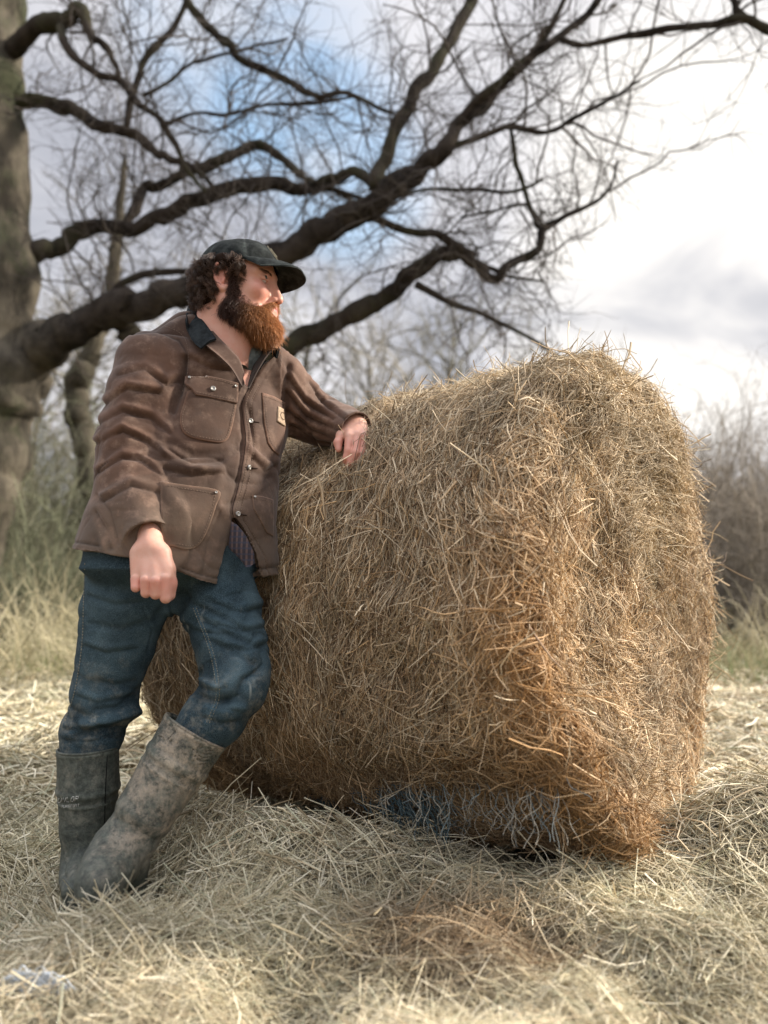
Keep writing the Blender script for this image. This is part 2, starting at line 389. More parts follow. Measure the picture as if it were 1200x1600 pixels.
HP = np.array([[.72, .64, .46], [.58, .51, .35], [.86, .79, .62], [.44, .38, .25], [.62, .58, .43], [.27, .21, .13], [.66, .54, .37], [.45, .45, .32]])
def hay(n, xr, yr, lo, hi, wid, thick, K=5, bias=1., curl=1., tilt=.22, fn=None, sel=None):
    x = rng.uniform(*xr, n); y = rng.uniform(*yr, n)
    # only what the frame (with a margin on each side) can see
    k = np.abs(x) < y*.62+.35
    if sel is not None: k &= sel(x, y)
    x = x[k]; y = y[k]; n = len(x)
    q = np.stack([x, y, 0*x], -1)
    clump = fbm(q*3.3, 55, 2)
    l = rng.uniform(lo, hi, n)*rng.choice([.5, .8, 1., 1.35], n)
    a0 = 2.6*vnoise(q*2.0, 50)+rng.normal(0, 1.1, n); el = rng.normal(0, tilt, n)
    s = np.linspace(-.5, .5, K)[None]*l[:, None]; cu = rng.normal(0, 2.6*curl, n)[:, None]; a = a0[:, None]+cu*s
    px = x[:, None]+np.cumsum(np.cos(a), 1)*(l/K)[:, None]-np.cos(a0)[:, None]*l[:, None]*.5
    py = y[:, None]+np.cumsum(np.sin(a), 1)*(l/K)[:, None]-np.sin(a0)[:, None]*l[:, None]*.5
    h = ground_h(px, py)*.55+(ground_h(x, y))[:, None]*.45
    z = h+(rng.uniform(0, 1, n)**1.4*thick*(1+.8*clump))[:, None]+s*np.sin(el)[:, None]-rng.uniform(-.15, .5, n)[:, None]*s*s/l[:, None]*.9
    z = np.maximum(z, ground_h(px, py)-.012)
    pts = np.stack([px, py, z], -1)
    k = rng.choice(len(HP), n, p=[.2, .17, .18, .11, .12, .07, .09, .06]); c = HP[k]*rng.uniform(.75, 1.2, n)[:, None]
    gr = np.clip(vnoise(q*1.4, 60), 0, 1)[:, None]*.3; c = c*(1-gr)+np.array([.37, .38, .22])*gr
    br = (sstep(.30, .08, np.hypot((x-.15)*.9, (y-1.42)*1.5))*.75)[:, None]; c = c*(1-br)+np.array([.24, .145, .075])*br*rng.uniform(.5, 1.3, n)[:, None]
    c = c*(1+.22*vnoise(q*4.5, 61)[:, None])
    return pts, wid*np.clip(y/1.9, .5, 1.0 if yr[1] < 3 else 9)**1.0*rng.uniform(.55, 1.35, n), c*bias
def off_bale(x, y):       # not inside the bale
    dx = x-AX0[0]; dy = y-AX0[1]; t = dx*AD[0]+dy*AD[1]; la = dx*BD[0]+dy*BD[1]
    return ~((t > .0) & (t < BL) & (np.abs(la) < .16))
S = []
S.append(hay(70000, (-1.7, 1.9), (.85, 2.4), .08, .2, .0011, .035, bias=.45, sel=off_bale))  # bottom layer darkened: shade between the stalks put into their colour
S.append(hay(45000, (-1.1, 1.1), (.9, 1.55), .05, .16, .0012, .08, tilt=.35, curl=2.2))
S.append(hay(90000, (-1.7, 1.9), (.85, 2.4), .06, .22, .0011, .075, tilt=.32, curl=1.5, sel=off_bale))
S.append(hay(7000, (-1.7, 1.9), (.85, 2.4), .10, .28, .0018, .085, bias=1.12, tilt=.4, sel=off_bale))
def by_boots(x, y): return np.hypot((x+.56)/.30, (y-1.56)/.22) < 1
S.append(hay(26000, (-1.0, -.2), (1.25, 1.85), .08, .2, .0013, .075, tilt=.5, sel=by_boots))
S.append(hay(52000, (-3.2, 3.2), (2.3, 5.6), .09, .24, .0021, .06, sel=off_bale, bias=1.06))
S.append(hay(6000, (-3.5, 3.5), (4.5, 6.8), .10, .3, .003, .06))
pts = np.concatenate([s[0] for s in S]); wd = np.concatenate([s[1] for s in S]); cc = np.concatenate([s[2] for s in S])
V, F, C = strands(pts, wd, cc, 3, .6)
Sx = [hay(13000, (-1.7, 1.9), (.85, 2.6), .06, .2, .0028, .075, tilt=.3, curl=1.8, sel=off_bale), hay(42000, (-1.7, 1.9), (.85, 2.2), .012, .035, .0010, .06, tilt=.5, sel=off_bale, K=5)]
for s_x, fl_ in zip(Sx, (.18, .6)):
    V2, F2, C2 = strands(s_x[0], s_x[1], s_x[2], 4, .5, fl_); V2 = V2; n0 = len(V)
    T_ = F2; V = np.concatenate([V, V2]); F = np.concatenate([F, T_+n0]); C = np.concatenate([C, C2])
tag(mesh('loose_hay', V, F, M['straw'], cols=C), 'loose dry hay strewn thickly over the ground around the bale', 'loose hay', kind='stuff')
print('hay', len(wd))
# ------------------------------------------------------------------ implicit modelling
class Vol:
    def __init__(s, lo, hi, h):
        s.lo = np.array(lo, float); s.h = h; s.n = np.ceil((np.array(hi)-s.lo)/h).astype(int)+1
        s.F = np.full(s.n, 1.0, dtype=np.float32)
        s.ax = [(s.lo[i]+h*np.arange(s.n[i])).astype(np.float32) for i in range(3)]
    def sub(s, lo, hi):
        a = np.clip(np.floor((np.array(lo)-s.lo)/s.h).astype(int), 0, s.n-1); b = np.clip(np.ceil((np.array(hi)-s.lo)/s.h).astype(int)+1, 1, s.n)
        sl = tuple(slice(a[i], b[i]) for i in range(3))
        return sl, s.ax[0][sl[0]][:, None, None], s.ax[1][sl[1]][None, :, None], s.ax[2][sl[2]][None, None, :]
    def put(s, fn, lo, hi, k=.01, cut=False, pad=None):
        pad = (k*1.2+.012) if pad is None else pad
        sl, x, y, z = s.sub(np.array(lo)-pad, np.array(hi)+pad)
        d = fn(x, y, z).astype(np.float32); f = s.F[sl]
        if cut: d = -d; g = np.clip(.5-.5*(d-f)/k, 0, 1); s.F[sl] = f*g+d*(1-g)+k*g*(1-g)
        else: g = np.clip(.5+.5*(d-f)/k, 0, 1); s.F[sl] = d*(1-g)+f*g-k*g*(1-g)
    def cone(s, a, b, ra, rb, k=.01, cut=False):
        a = np.array(a, float); b = np.array(b, float); ba = b-a; L2 = float(ba@ba)
        def fn(x, y, z):
            t = np.clip(((x-a[0])*ba[0]+(y-a[1])*ba[1]+(z-a[2])*ba[2])/L2, 0, 1)
            return np.sqrt((x-a[0]-t*ba[0])**2+(y-a[1]-t*ba[1])**2+(z-a[2]-t*ba[2])**2)-(ra+(rb-ra)*t)
        r = max(ra, rb); s.put(fn, np.minimum(a, b)-r, np.maximum(a, b)+r, k, cut)
    def chain(s, pts, rad, k=.01):
        for i in range(len(pts)-1): s.cone(pts[i], pts[i+1], rad[i], rad[i+1], k)
    def ell(s, c, r, k=.01, cut=False, rot=None):
        c = np.array(c, float); r = np.array(r, float); m = np.eye(3) if rot is None else np.array(rot)   # rows = local axes
        def fn(x, y, z):
            X, Y, Z = x-c[0], y-c[1], z-c[2]
            u = [(m[i, 0]*X+m[i, 1]*Y+m[i, 2]*Z) for i in range(3)]
            k0 = np.sqrt(sum((u[i]/r[i])**2 for i in range(3))); k1 = np.sqrt(sum((u[i]/r[i]**2)**2 for i in range(3)))+1e-9
            return k0*(k0-1)/k1
        R_ = r.max(); s.put(fn, c-R_, c+R_, k, cut)
    def mesh(s):
        Fv = s.F; neg = Fv < 0; nx, ny, nz = Fv.shape
        cx, cy, cz = nx-1, ny-1, nz-1
        cnt = np.zeros((cx, cy, cz), np.int8)
        for dx in (0, 1):
            for dy in (0, 1):
                for dz in (0, 1): cnt += neg[dx:dx+cx, dy:dy+cy, dz:dz+cz]
        act = (cnt > 0) & (cnt < 8); idx = np.full(act.shape, -1, np.int32); c = np.argwhere(act); idx[act] = np.arange(len(c))
        acc = np.zeros((len(c), 3)); num = np.zeros(len(c))
        corners = [(0, 0, 0), (1, 0, 0), (0, 1, 0), (1, 1, 0), (0, 0, 1), (1, 0, 1), (0, 1, 1), (1, 1, 1)]
        val = [Fv[c[:, 0]+d[0], c[:, 1]+d[1], c[:, 2]+d[2]] for d in corners]
        for i in range(8):
            for ax in range(3):
                if corners[i][ax] == 0:
                    d2 = list(corners[i]); d2[ax] = 1; j = corners.index(tuple(d2)); a, b = val[i], val[j]
                    m = (a < 0) != (b < 0); t = np.where(m, a/(a-b+1e-12), 0)
                    p = np.tile(np.array(corners[i], float), (len(c), 1)); p[:, ax] += t
                    acc[m] += p[m]; num[m] += 1
        V = s.lo+s.h*(c+acc/num[:, None])
        Fs = []
        for ax in range(3):
            o1, o2 = [(1, 2), (2, 0), (0, 1)][ax]
            sa = [slice(None)]*3; sb = [slice(None)]*3; sa[ax] = slice(0, -1); sb[ax] = slice(1, None)
            for o in (o1, o2): sa[o] = slice(1, -1); sb[o] = slice(1, -1)
            A = neg[tuple(sa)]; B = neg[tuple(sb)]; e = np.argwhere(A != B); off = np.ones(3, int); off[ax] = 0; e2 = e+off
            q = []
            for d1, d2 in ((0, 0), (-1, 0), (-1, -1), (0, -1)):
                cc = e2.copy(); cc[:, o1] += d1; cc[:, o2] += d2; q.append(idx[cc[:, 0], cc[:, 1], cc[:, 2]])
            q = np.stack(q, -1); flip = ~A[tuple(e.T)]; q[flip] = q[flip][:, ::-1]; Fs.append(q)
        F = np.concatenate(Fs); F = F[(F >= 0).all(1)]
        return V, F
def vnorm(V, F):
    n = np.cross(V[F[:, 2]]-V[F[:, 0]], V[F[:, 3]]-V[F[:, 1]]); N_ = np.zeros_like(V)
    for i in range(4): np.add.at(N_, F[:, i], n)
    return N_/(np.linalg.norm(N_, axis=1, keepdims=True)+1e-12)
def smooth_mesh(V, F, it=2, lam=.5):
    n = len(V)
    for _ in range(it):
        s = np.zeros_like(V); c = np.zeros(n)
        for i in range(4):
            for j in ((i+1) % 4, (i+3) % 4): np.add.at(s, F[:, i], V[F[:, j]]); np.add.at(c, F[:, i], 1)
        V = V+lam*(s/np.maximum(c, 1)[:, None]-V)
    return V
def pline_d(px, py, pts, closed=False):
    """distance in pixels to a polyline and (closed) inside sign"""
    pts = np.asarray(pts, float); d = np.full(px.shape, 1e9); ins = np.zeros(px.shape, bool); n = len(pts)
    for i in range(n if closed else n-1):
        a = pts[i]; b = pts[(i+1) % n]; ab = b-a; t = np.clip(((px-a[0])*ab[0]+(py-a[1])*ab[1])/(ab@ab+1e-9), 0, 1)
        d = np.minimum(d, np.hypot(px-a[0]-t*ab[0], py-a[1]-t*ab[1]))
        if closed:
            c = ((a[1] > py) != (b[1] > py)) & (px < (b[0]-a[0])*(py-a[1])/(b[1]-a[1]+1e-12)+a[0]); ins ^= c
    return np.where(ins, -d, d) if closed else d
def bvh_of(V, F): return BVHTree.FromPolygons([tuple(v) for v in V], [tuple(int(i) for i in f) for f in F])
CAM = Vector((0, 0, CAMZ))
def cast(bvh, px, py, off=0.):
    """point of the garment seen there, lifted off along its normal"""
    d = Vector(ray(px, py)).normalized(); h = bvh.ray_cast(CAM, d)
    if h[0] is None: return None, None
    n = h[1] if h[1].dot(d) < 0 else -h[1]
    return np.array(h[0]+n*off), np.array(n)

# ------------------------------------------------------------------ materials of the man
def f_skin(t, p):
    g = G(t); c = g.attr(); n = g.noise(55, 4)
    c = g.mix(g.rng(n, .3, .7, 0, .35), c, g.mix(1.0, c, (.93, .66, .58), 'MULTIPLY'))
    g.l(c, p.inputs['Base Color']); p.inputs['Roughness'].default_value = .48; p.inputs['Specular IOR Level'].default_value = .4
    p.inputs['Subsurface Weight'].default_value = .12; p.inputs['Subsurface Radius'].default_value = (.010, .004, .002); p.inputs['Subsurface Scale'].default_value = .6
    g.bump(p, g.noise(420, 3), .25, .0008)
M['skin'] = material('skin', f_skin)
def f_duck(t, p):
    g = G(t); big = g.noise(5, 4); mid = g.noise(22, 5, .7)
    base = g.mix(g.rng(big, .35, .65), (.050, .026, .016), (.088, .047, .030))
    sp = g.n('ShaderNodeSeparateXYZ'); g.l(g.obj(), sp.inputs[0])
    low = g.rng(g.mul(sp.outputs[2], g.mul(mid, .22), 'ADD'), 1.12, .86)     # the skirt of the coat is dusty and faded
    base = g.mix(g.mul(low, .75), base, (.112, .083, .060))
    worn = g.rng(mid, .48, .74, 0, .7); base = g.mix(worn, base, (.185, .122, .088))
    stain = g.rng(g.noise(9, 5, .7, dist=.6), .55, .75, 0, .6); base = g.mix(stain, base, (.050, .036, .030))
    sp_ = g.rng(g.noise(210, 2), .72, .80, 0, .5); base = g.mix(sp_, base, (.35, .29, .2))
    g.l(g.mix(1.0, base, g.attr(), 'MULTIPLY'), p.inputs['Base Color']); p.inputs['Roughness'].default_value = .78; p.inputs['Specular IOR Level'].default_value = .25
    p.inputs['Sheen Weight'].default_value = .15
    h = g.mul(g.noise(30, 4, .6), g.mul(g.noise(800, 2), .12), 'ADD'); g.bump(p, h, .35, .004)
M['duck'] = material('brown_canvas', f_duck)
def f_denim(t, p):
    g = G(t); mid = g.noise(10, 5, .65); fine = g.noise(900, 2, scale=(1, 1, .35))
    base = g.mix(g.rng(mid, .35, .7), (.013, .025, .032), (.034, .055, .064))
    base = g.mix(g.rng(g.noise(38, 5, .8), .55, .8, 0, .5), base, (.13, .17, .18))
    base = g.mix(g.rng(fine, .45, .65, 0, .35), base, (.10, .15, .18))
    sp = g.n('ShaderNodeSeparateXYZ'); g.l(g.obj(), sp.inputs[0])
    mud = g.mul(g.rng(sp.outputs[2], .62, .40), g.rng(g.noise(19, 6, .8, dist=.15), .46, .72)); base = g.mix(g.mul(mud, .6), base, (.20, .19, .155))
    st = g.rng(g.noise(26, 3, .5, scale=(1, 1, .14)), .66, .76, 0, .5); base = g.mix(st, base, (.30, .31, .28))
    g.l(g.mix(1.0, base, g.attr(), 'MULTIPLY'), p.inputs['Base Color']); p.inputs['Roughness'].default_value = .85; p.inputs['Specular IOR Level'].default_value = .15
    g.bump(p, g.mul(g.noise(60, 4), g.mul(fine, .3), 'ADD'), .5, .003)
M['denim'] = material('blue_denim', f_denim)
def f_boot(t, p):
    g = G(t); mid = g.noise(13, 7, .8, dist=.25); fine = g.noise(85, 5, .75)
    base = g.mix(g.rng(fine, .35, .7), (.034, .041, .035), (.105, .118, .098))
    dust = g.rng(g.noise(24, 6, .8), .46, .70, 0, .75); base = g.mix(dust, base, (.21, .205, .165))
    sp = g.n('ShaderNodeSeparateXYZ'); g.l(g.obj(), sp.inputs[0])
    mm = g.mul(g.rng(mid, .40, .62), g.rng(g.mul(sp.outputs[0], g.mul(mid, .35), 'ADD'), -.42, -.26)); mm = g.mul(mm, g.rng(sp.outputs[2], .10, .22))
    mm = g.mul(mm, g.rng(fine, .25, .55)); base = g.mix(g.mul(mm, .85), base, (.37, .305, .23))
    dark = g.rng(g.noise(17, 5, .7), .60, .72, 0, .6); base = g.mix(dark, base, (.024, .028, .028))
    g.l(g.mix(1.0, base, g.attr(), 'MULTIPLY'), p.inputs['Base Color']); g.l(g.rng(fine, .3, .7, .42, .8), p.inputs['Roughness']); p.inputs['Specular IOR Level'].default_value = .35
    g.bump(p, g.mul(fine, mid, 'ADD'), .6, .004)
M['boot'] = material('muddy_rubber', f_boot)
def f_cap(t, p):
    g = G(t); base = g.mix(g.rng(g.noise(40, 5, .7), .35, .72), (.010, .013, .013), (.042, .049, .047))
    g.l(g.mix(1.0, base, g.attr(), 'MULTIPLY'), p.inputs['Base Color']); p.inputs['Roughness'].default_value = .9; p.inputs['Specular IOR Level'].default_value = .15
    g.bump(p, g.mul(g.noise(120, 4), g.noise(1100, 2), 'ADD'), .45, .002)
M['cap'] = material('washed_black_cotton', f_cap)
M['cord'] = simple('black_corduroy', (.016, .020, .022), .9, .15, .5, 60, .5, 500)
M['lining'] = simple('dark_lining', (.010, .012, .017), .95, .05)
M['hair'] = tinted('hair', .42, .45)
M['hairbase'] = simple('hair_underlay', (.022, .013, .009), .9, .1)  # dark brown base mesh beneath the curls
M['beardbase'] = tinted('beard_base', .9, .1)
M['metal'] = simple('dull_metal', (.34, .33, .31), .5, .6, .3, 300); M['metal'].node_tree.nodes['Principled BSDF'].inputs['Metallic'].default_value = .75
M['thread'] = simple('worn_thread', (.20, .145, .11), .9, .1, .4, 200)
M['seamdark'] = simple('dark_seam', (.035, .024, .02), .95, .05)  # dark brown for the placket edge line and buttonholes
M['goldthread'] = simple('faded_jeans_thread', (.20, .19, .15), .9, .1, .4, 200)
def f_plaid(t, p):
    g = G(t); v = g.n('ShaderNodeTexWave'); v.inputs['Scale'].default_value = 28; v.bands_direction = 'X'; g.l(g.obj(), v.inputs[0])
    w = g.n('ShaderNodeTexWave'); w.inputs['Scale'].default_value = 24; w.bands_direction = 'Z'; g.l(g.obj(), w.inputs[0])
    c = g.mix(g.rng(v.outputs[1], .62, .7), (.025, .020, .026), (.085, .055, .050)); c = g.mix(g.mul(g.rng(w.outputs[1], .7, .8), .6), c, (.03, .035, .06)); g.l(c, p.inputs['Base Color']); p.inputs['Roughness'].default_value = .9
M['plaid'] = material('plaid_flannel', f_plaid)
M['tee'] = simple('grey_shirt', (.13, .15, .15), .9, .1, .3, 80)
M['white_eye'] = simple('eye_white', (.62, .58, .55), .25, .5, .05)
M['iris'] = simple('iris', (.045, .06, .055), .2, .5, .2)

man = empty('person', (-.5, 1.8, 0)); tag(man, 'bearded man in a black cap, brown work jacket, blue jeans and muddy rubber boots', 'person')

# ------------------------------------------------------------------ head
HB = R(10)                                # he looks along the field, turned a little towards the camera
HO = P(362, 452, 1.90)
hx = np.array([math.cos(HB), -math.sin(HB), 0]); hy = np.array([-math.sin(HB), -math.cos(HB), 0]); hz = np.array([0, 0, 1.])
_r = R(4); hy2 = hy*math.cos(_r)+hz*math.sin(_r); hz2 = hz*math.cos(_r)-hy*math.sin(_r)
HM = np.stack([hx, hy2, hz2]); HS = 1.0
def Hd(p): return HO+HS*(np.asarray(p, float)@HM)
def Hinv(p): return (np.asarray(p)-HO)@HM.T/HS
class HeadVol(Vol):                        # the same tools, in the head's own frame
    def done(s): V, F = s.mesh(); return V, F
hv = HeadVol((-.13, -.12, -.21), (.16, .12, .15), .0021)
hv.ell((.003, 0, .036), (.096, .075, .084), .01)
hv.ell((.045, 0, .032), (.064, .064, .062), .02)
hv.ell((.050, 0, -.030), (.060, .058, .080), .02)
for s in (1, -1):
    hv.cone((.012, s*.052, -.055), (.085, s*.018, -.100), .024, .024, .03)
    hv.ell((.078, s*.040, -.026), (.027, .024, .022), .02)
    hv.cone((.104, s*.012, .023), (.084, s*.052, .020), .010, .009, .018)
hv.ell((.096, 0, -.098), (.024, .026, .022), .02)
hv.ell((.100, 0, -.060), (.020, .026, .024), .02)
for s in (1, -1): hv.ell((.116, s*.034, .006), (.020, .019, .013), .014, cut=True)
hv.cone((.107, 0, .010), (.1255, 0, -.032), .0085, .0100, .012)
hv.ell((.1270, 0, -.0390), (.0095, .0110, .0085), .006)
for s in (1, -1):
    hv.ell((.1160, s*.0125, -.0415), (.0095, .0062, .0070), .005)
    hv.ell((.1185, s*.007, -.0495), (.005, .0032, .003), .002, cut=True)
    # lids round the eye
    for (z0, r0, dz) in ((.0150, .0040, .0082), (.0010, .0034, -.0052)):
        pts = [Vector((.0990, s*.020, .0075)), Vector((.1045, s*.030, .0075+dz)), Vector((.0990, s*.042, .0065+dz*.6)), Vector((.0895, s*.0490, .0060))]
        hv.chain([tuple(q) for q in pts], [r0*.8, r0, r0, r0*.8], .004)
    # cheek fold beside the nose
    hv.cone((.108, s*.022, -.040), (.098, s*.034, -.060), .004, .004, .012, cut=True)
hv.chain([(.104, -.022, -.0615), (.1135, -.010, -.0575), (.1150, 0, -.0590), (.1135, .010, -.0575), (.104, .022, -.0615)], [.0045, .0060, .0062, .0060, .0045], .005)
hv.chain([(.102, -.020, -.0665), (.1115, -.009, -.0700), (.1130, 0, -.0710), (.1115, .009, -.0700), (.102, .020, -.0665)], [.0045, .0068, .0075, .0068, .0045], .005)
for s in (1, -1):  # ears
    c0 = np.array([.004, s*.079, -.002])
    er = [(-.006, .022, .024), (-.016, .026, .012), (-.015, .024, -.008), (-.006, .016, -.026), (.004, .009, -.033), (.010, .006, -.020)]
    er = [(-.006+c0[0]*0, 0, 0)]+er
    rim = [(.012, .004, .010), (.011, .008, .026), (.001, .012, .034), (-.011, .013, .029), (-.0165, .013, .012), (-.014, .011, -.006), (-.006, .007, -.022), (.004, .005, -.0315), (.0105, .001, -.024)]
    hv.chain([(c0[0]+a, s*(.071+b), c0[2]+c) for a, b, c in rim], [.0035, .0038, .0042, .0043, .0042, .0044, .0052, .0072, .005], .004)
    hv.ell((.000, s*.074, .000), (.011, .006, .026), .005)
    hv.cone((.010, s*.076, -.006), (.008, s*.078, -.016), .004, .004, .004)
hv.cone((-.018, 0, -.04), (-.045, 0, -.21), .060, .068, .03)
hv.cone((.02, 0, -.10), (-.01, 0, -.21), .048, .058, .03)
Vh, Fh = hv.mesh(); Vh = smooth_mesh(Vh, Fh, 1, .5)
x, y, z = Vh.T
skin = np.array([.62, .34, .255]); ch = np.tile(skin, (len(Vh), 1))
def blob(c, r, col, amt):
    global ch
    d = np.sqrt((((Vh-np.array(c))/np.array(r))**2).sum(1)); w = (amt*(1-sstep(.4, 1, d)))[:, None]; ch = ch*(1-w)+np.array(col)*w
for s in (1, -1):
    blob((.09, s*.042, -.028), (.035, .035, .032), (.64, .27, .21), .6)
    blob((.0, s*.085, .0), (.03, .03, .045), (.60, .24, .19), .6)
    blob((.1, s*.034, -.004), (.02, .02, .01), (.45, .21, .17), .5)
    blob((.1, s*.036, .0085), (.012, .017, .0022), (.05, .028, .02), .9); blob((.095, s*.040, .021), (.02, .024, .006), (.07, .04, .028), .85)
blob((.13, 0, -.035), (.016, .02, .016), (.66, .29, .22), .6)
blob((.115, 0, -.0655), (.016, .026, .013), (.62, .21, .19), .95)
blob((.112, 0, -.0645), (.014, .024, .0022), (.16, .05, .045), .9)
for s in (1, -1): blob((.122, s*.007, -.046), (.005, .004, .004), (.12, .04, .03), .9)
HEADV = Hd(Vh); HEADF = Fh.copy(); HEADC = ch

# ------------------------------------------------------------------ hands: wrist frame + chains
def hand(vol, W0, K, thumb, fingers, wr, palm_k=.012):
    """W0 wrist; K four knuckle points; fingers list of 4 chains; thumb chain"""
    W0 = np.array(W0); mid = (K[0]+K[3])/2
    for i, kp in enumerate(K):
        b0 = W0+(kp-K[1:3].mean(0))*.55
        vol.cone(b0, kp, wr*.62, .0105, palm_k)
    for ch_, r in fingers: vol.chain(ch_, r, .003)
    vol.chain(thumb[0], thumb[1], .006)
def at(px, py, Y): return P(px, py, Y)
BODY = []
# right hand: a loose fist hanging in front of the thigh, knuckles to the camera
fv_lo = P(195, 948, 1.56); fv_hi = P(275, 800, 1.78)
fv = Vol(P(235, 880, 1.64)+np.array([-.075, -.075, -.115]), P(235, 880, 1.64)+np.array([.075, .12, .13]), .0015)
Yh = 1.625
w0 = P(235, 850, Yh+.03)
kn = [P(213, 905, Yh), P(228, 907, Yh-.012), P(243, 908, Yh-.014), P(258, 904, Yh-.006)]   # little .. index
for i, kp in enumerate(kn):
    b0 = P([217, 228, 240, 252][i], 866, Yh+.022); fv.cone(b0, kp+np.array([0, .006, .004]), .0195, .0135, .009)
fv.cone(P(234, 812, Yh+.085), P(235, 852, Yh+.03), .029, .027, .02)
fv.cone(P(226, 862, Yh+.03), P(243, 862, Yh+.03), .019, .019, .015)
tips = [(212, 922, .0085), (228, 930, .0095), (243, 932, .010), (259, 931, .0105)]
for i, (tx, ty, r) in enumerate(tips):
    pip = P(tx, ty-4, Yh-.008); 
    if i == 3: pip = P(259, 934, Yh-.004)
    fv.chain([kn[i], pip, P(tx+1, ty-6, Yh+.026), P(tx+1, ty-22, Yh+.034)], [.0122, r*1.14, r*1.05, r*.95], .0015)
fv.chain([P(252, 866, Yh+.025), P(262, 890, Yh+.016), P(267, 912, Yh+.012), P(267, 930, Yh+.014)], [.017, .0135, .0105, .0085], .014)
BODY.append(('hand', *fv.mesh()))
# left hand: lying on the bale, fingers hanging over towards the camera
def on_bale(px, py, off):
    h = BALE_BVH.ray_cast(CAM, Vector(ray(px, py)).normalized()); n = h[1] if h[1].y < 0 else -h[1]
    return np.array(h[0]+n*off)
kc = on_bale(557, 700, .088); print('hand on bale', kc)
YL = kc[1]-.005
lk = [P(546, 683, YL-.012), P(558, 681, YL-.006), P(569, 684, YL+.004), P(577, 692, YL+.014)]     # index .. little
lw = P(553, 662, YL+.055)
lo = np.minimum(P(515, 740, YL-.07), P(600, 640, YL+.15)); hi = np.maximum(P(515, 740, YL-.07), P(600, 640, YL+.15))
lv = Vol(lo-.01, hi+.02, .0019)
for i, kp in enumerate(lk): lv.cone(lw+np.array([(-.014, -.005, .005, .013)[i], 0, -.004]), kp, .019, .0125, .010)
lv.cone(P(540, 652, YL+.12), lw, .030, .026, .02)
lv.chain([lk[0], P(544, 705, YL-.030), P(541, 716, YL-.030), P(540, 722, YL-.022)], [.0120, .0105, .0092, .0075], .0022)
lv.chain([lk[1], P(555, 708, YL-.034), P(548, 722, YL-.034), P(544, 729, YL-.028)], [.0118, .0108, .0092, .0075], .0022)
lv.chain([lk[2], P(568, 706, YL-.024), P(560, 719, YL-.028), P(554, 727, YL-.024)], [.0115, .0102, .0088, .0072], .0022)
lv.chain([lk[3], P(580, 703, YL-.006), P(574, 713, YL-.012), P(568, 719, YL-.010)], [.0105, .0092, .0080, .0068], .0022)
lv.chain([P(544, 668, YL+.035), P(533, 680, YL+.012), P(528, 692, YL-.004), P(529, 702, YL-.010)], [.0140, .0122, .0108, .0086], .006)
BODY.append(('hand', *lv.mesh()))
# ------------------------------------------------------------------ the body under the clothes (coarse, one mesh with head and hands)
bv = Vol((-.85, 1.4, 0.0), (.15, 2.2, 1.45), .009)
bv.ell(P(325, 650, 1.94), (.165, .10, .19), .03); bv.ell(P(285, 780, 1.86), (.15, .10, .13), .03)
bv.chain([P(325, 600, 1.93), P(352, 520, 1.92)], [.075, .052], .02)
bv.chain([P(330, 590, 1.93), P(240, 590, 1.86), P(208, 730, 1.79), P(228, 805, 1.735), P(234, 850, 1.67)], [.06, .055, .048, .036, .026], .02)
bv.chain([P(350, 590, 1.95), P(430, 604, 2.0), P(478, 655, 2.05), P(535, 668, YL+.10), P(551, 664, YL+.055)], [.06, .05, .044, .034, .024], .02)
bv.chain([P(240, 880, 1.82), P(188, 1000, 1.80), P(165, 1090, 1.80), P(140, 1180, 1.785), P(136, 1350, 1.79), P(128, 1392, 1.70)], [.055, .046, .040, .036, .030, .026], .01)
bv.chain([P(320, 880, 1.82), P(360, 1000, 1.77), P(362, 1080, 1.705), P(300, 1155, 1.69), P(190, 1325, 1.63), P(155, 1382, 1.53)], [.055, .046, .038, .036, .030, .024], .01)
Vb, Fb = bv.mesh(); Vb = smooth_mesh(Vb, Fb, 2)
allV = [HEADV, Vb]; allF = [HEADF, Fb+len(HEADV)]; allC = [HEADC, np.tile(skin, (len(Vb), 1))]; off = len(HEADV)+len(Vb)
for i, (_, V, F) in enumerate(BODY):
    V = smooth_mesh(V, F, 1, .4)
    c = np.tile(np.array([.66, .39, .30]), (len(V), 1)); px, py = proj(V)
    if i == 0: red = sstep(898, 908, py)*(1-sstep(916, 928, py)*.5)
    else: red = sstep(676, 690, py)*.9
    c = c*(1-.6*red[:, None])+np.array([.64, .27, .21])*.6*red[:, None]
    allV.append(V); allF.append(F+off); allC.append(c); off += len(V)
body = mesh('body', np.concatenate(allV), np.concatenate(allF), M['skin'], man, cols=np.concatenate(allC))

# ------------------------------------------------------------------ eyes
for s in (1, -1):
    V, F = [], []
    bm = bmesh.new(); bmesh.ops.create_uvsphere(bm, u_segments=20, v_segments=14, radius=.0122)
    V = np.array([v.co[:] for v in bm.verts]); F = [[v.index for v in f.verts] for f in bm.faces]; bm.free()
    c = np.array([.0935, s*.0325, .0078]); o = mesh('eye', Hd(V+c), F, M['white_eye'], man)
    d = np.array([.90, s*.0+.42, -.02]); d /= np.linalg.norm(d)
    bm = bmesh.new(); bmesh.ops.create_uvsphere(bm, u_segments=16, v_segments=10, radius=.0080); V = np.array([v.co[:] for v in bm.verts]); F = [[v.index for v in f.verts] for f in bm.faces]; bm.free()
    ir = mesh('iris', Hd(V*np.array([.6, 1, 1])+c+d*.0082), F, M['iris'], o)

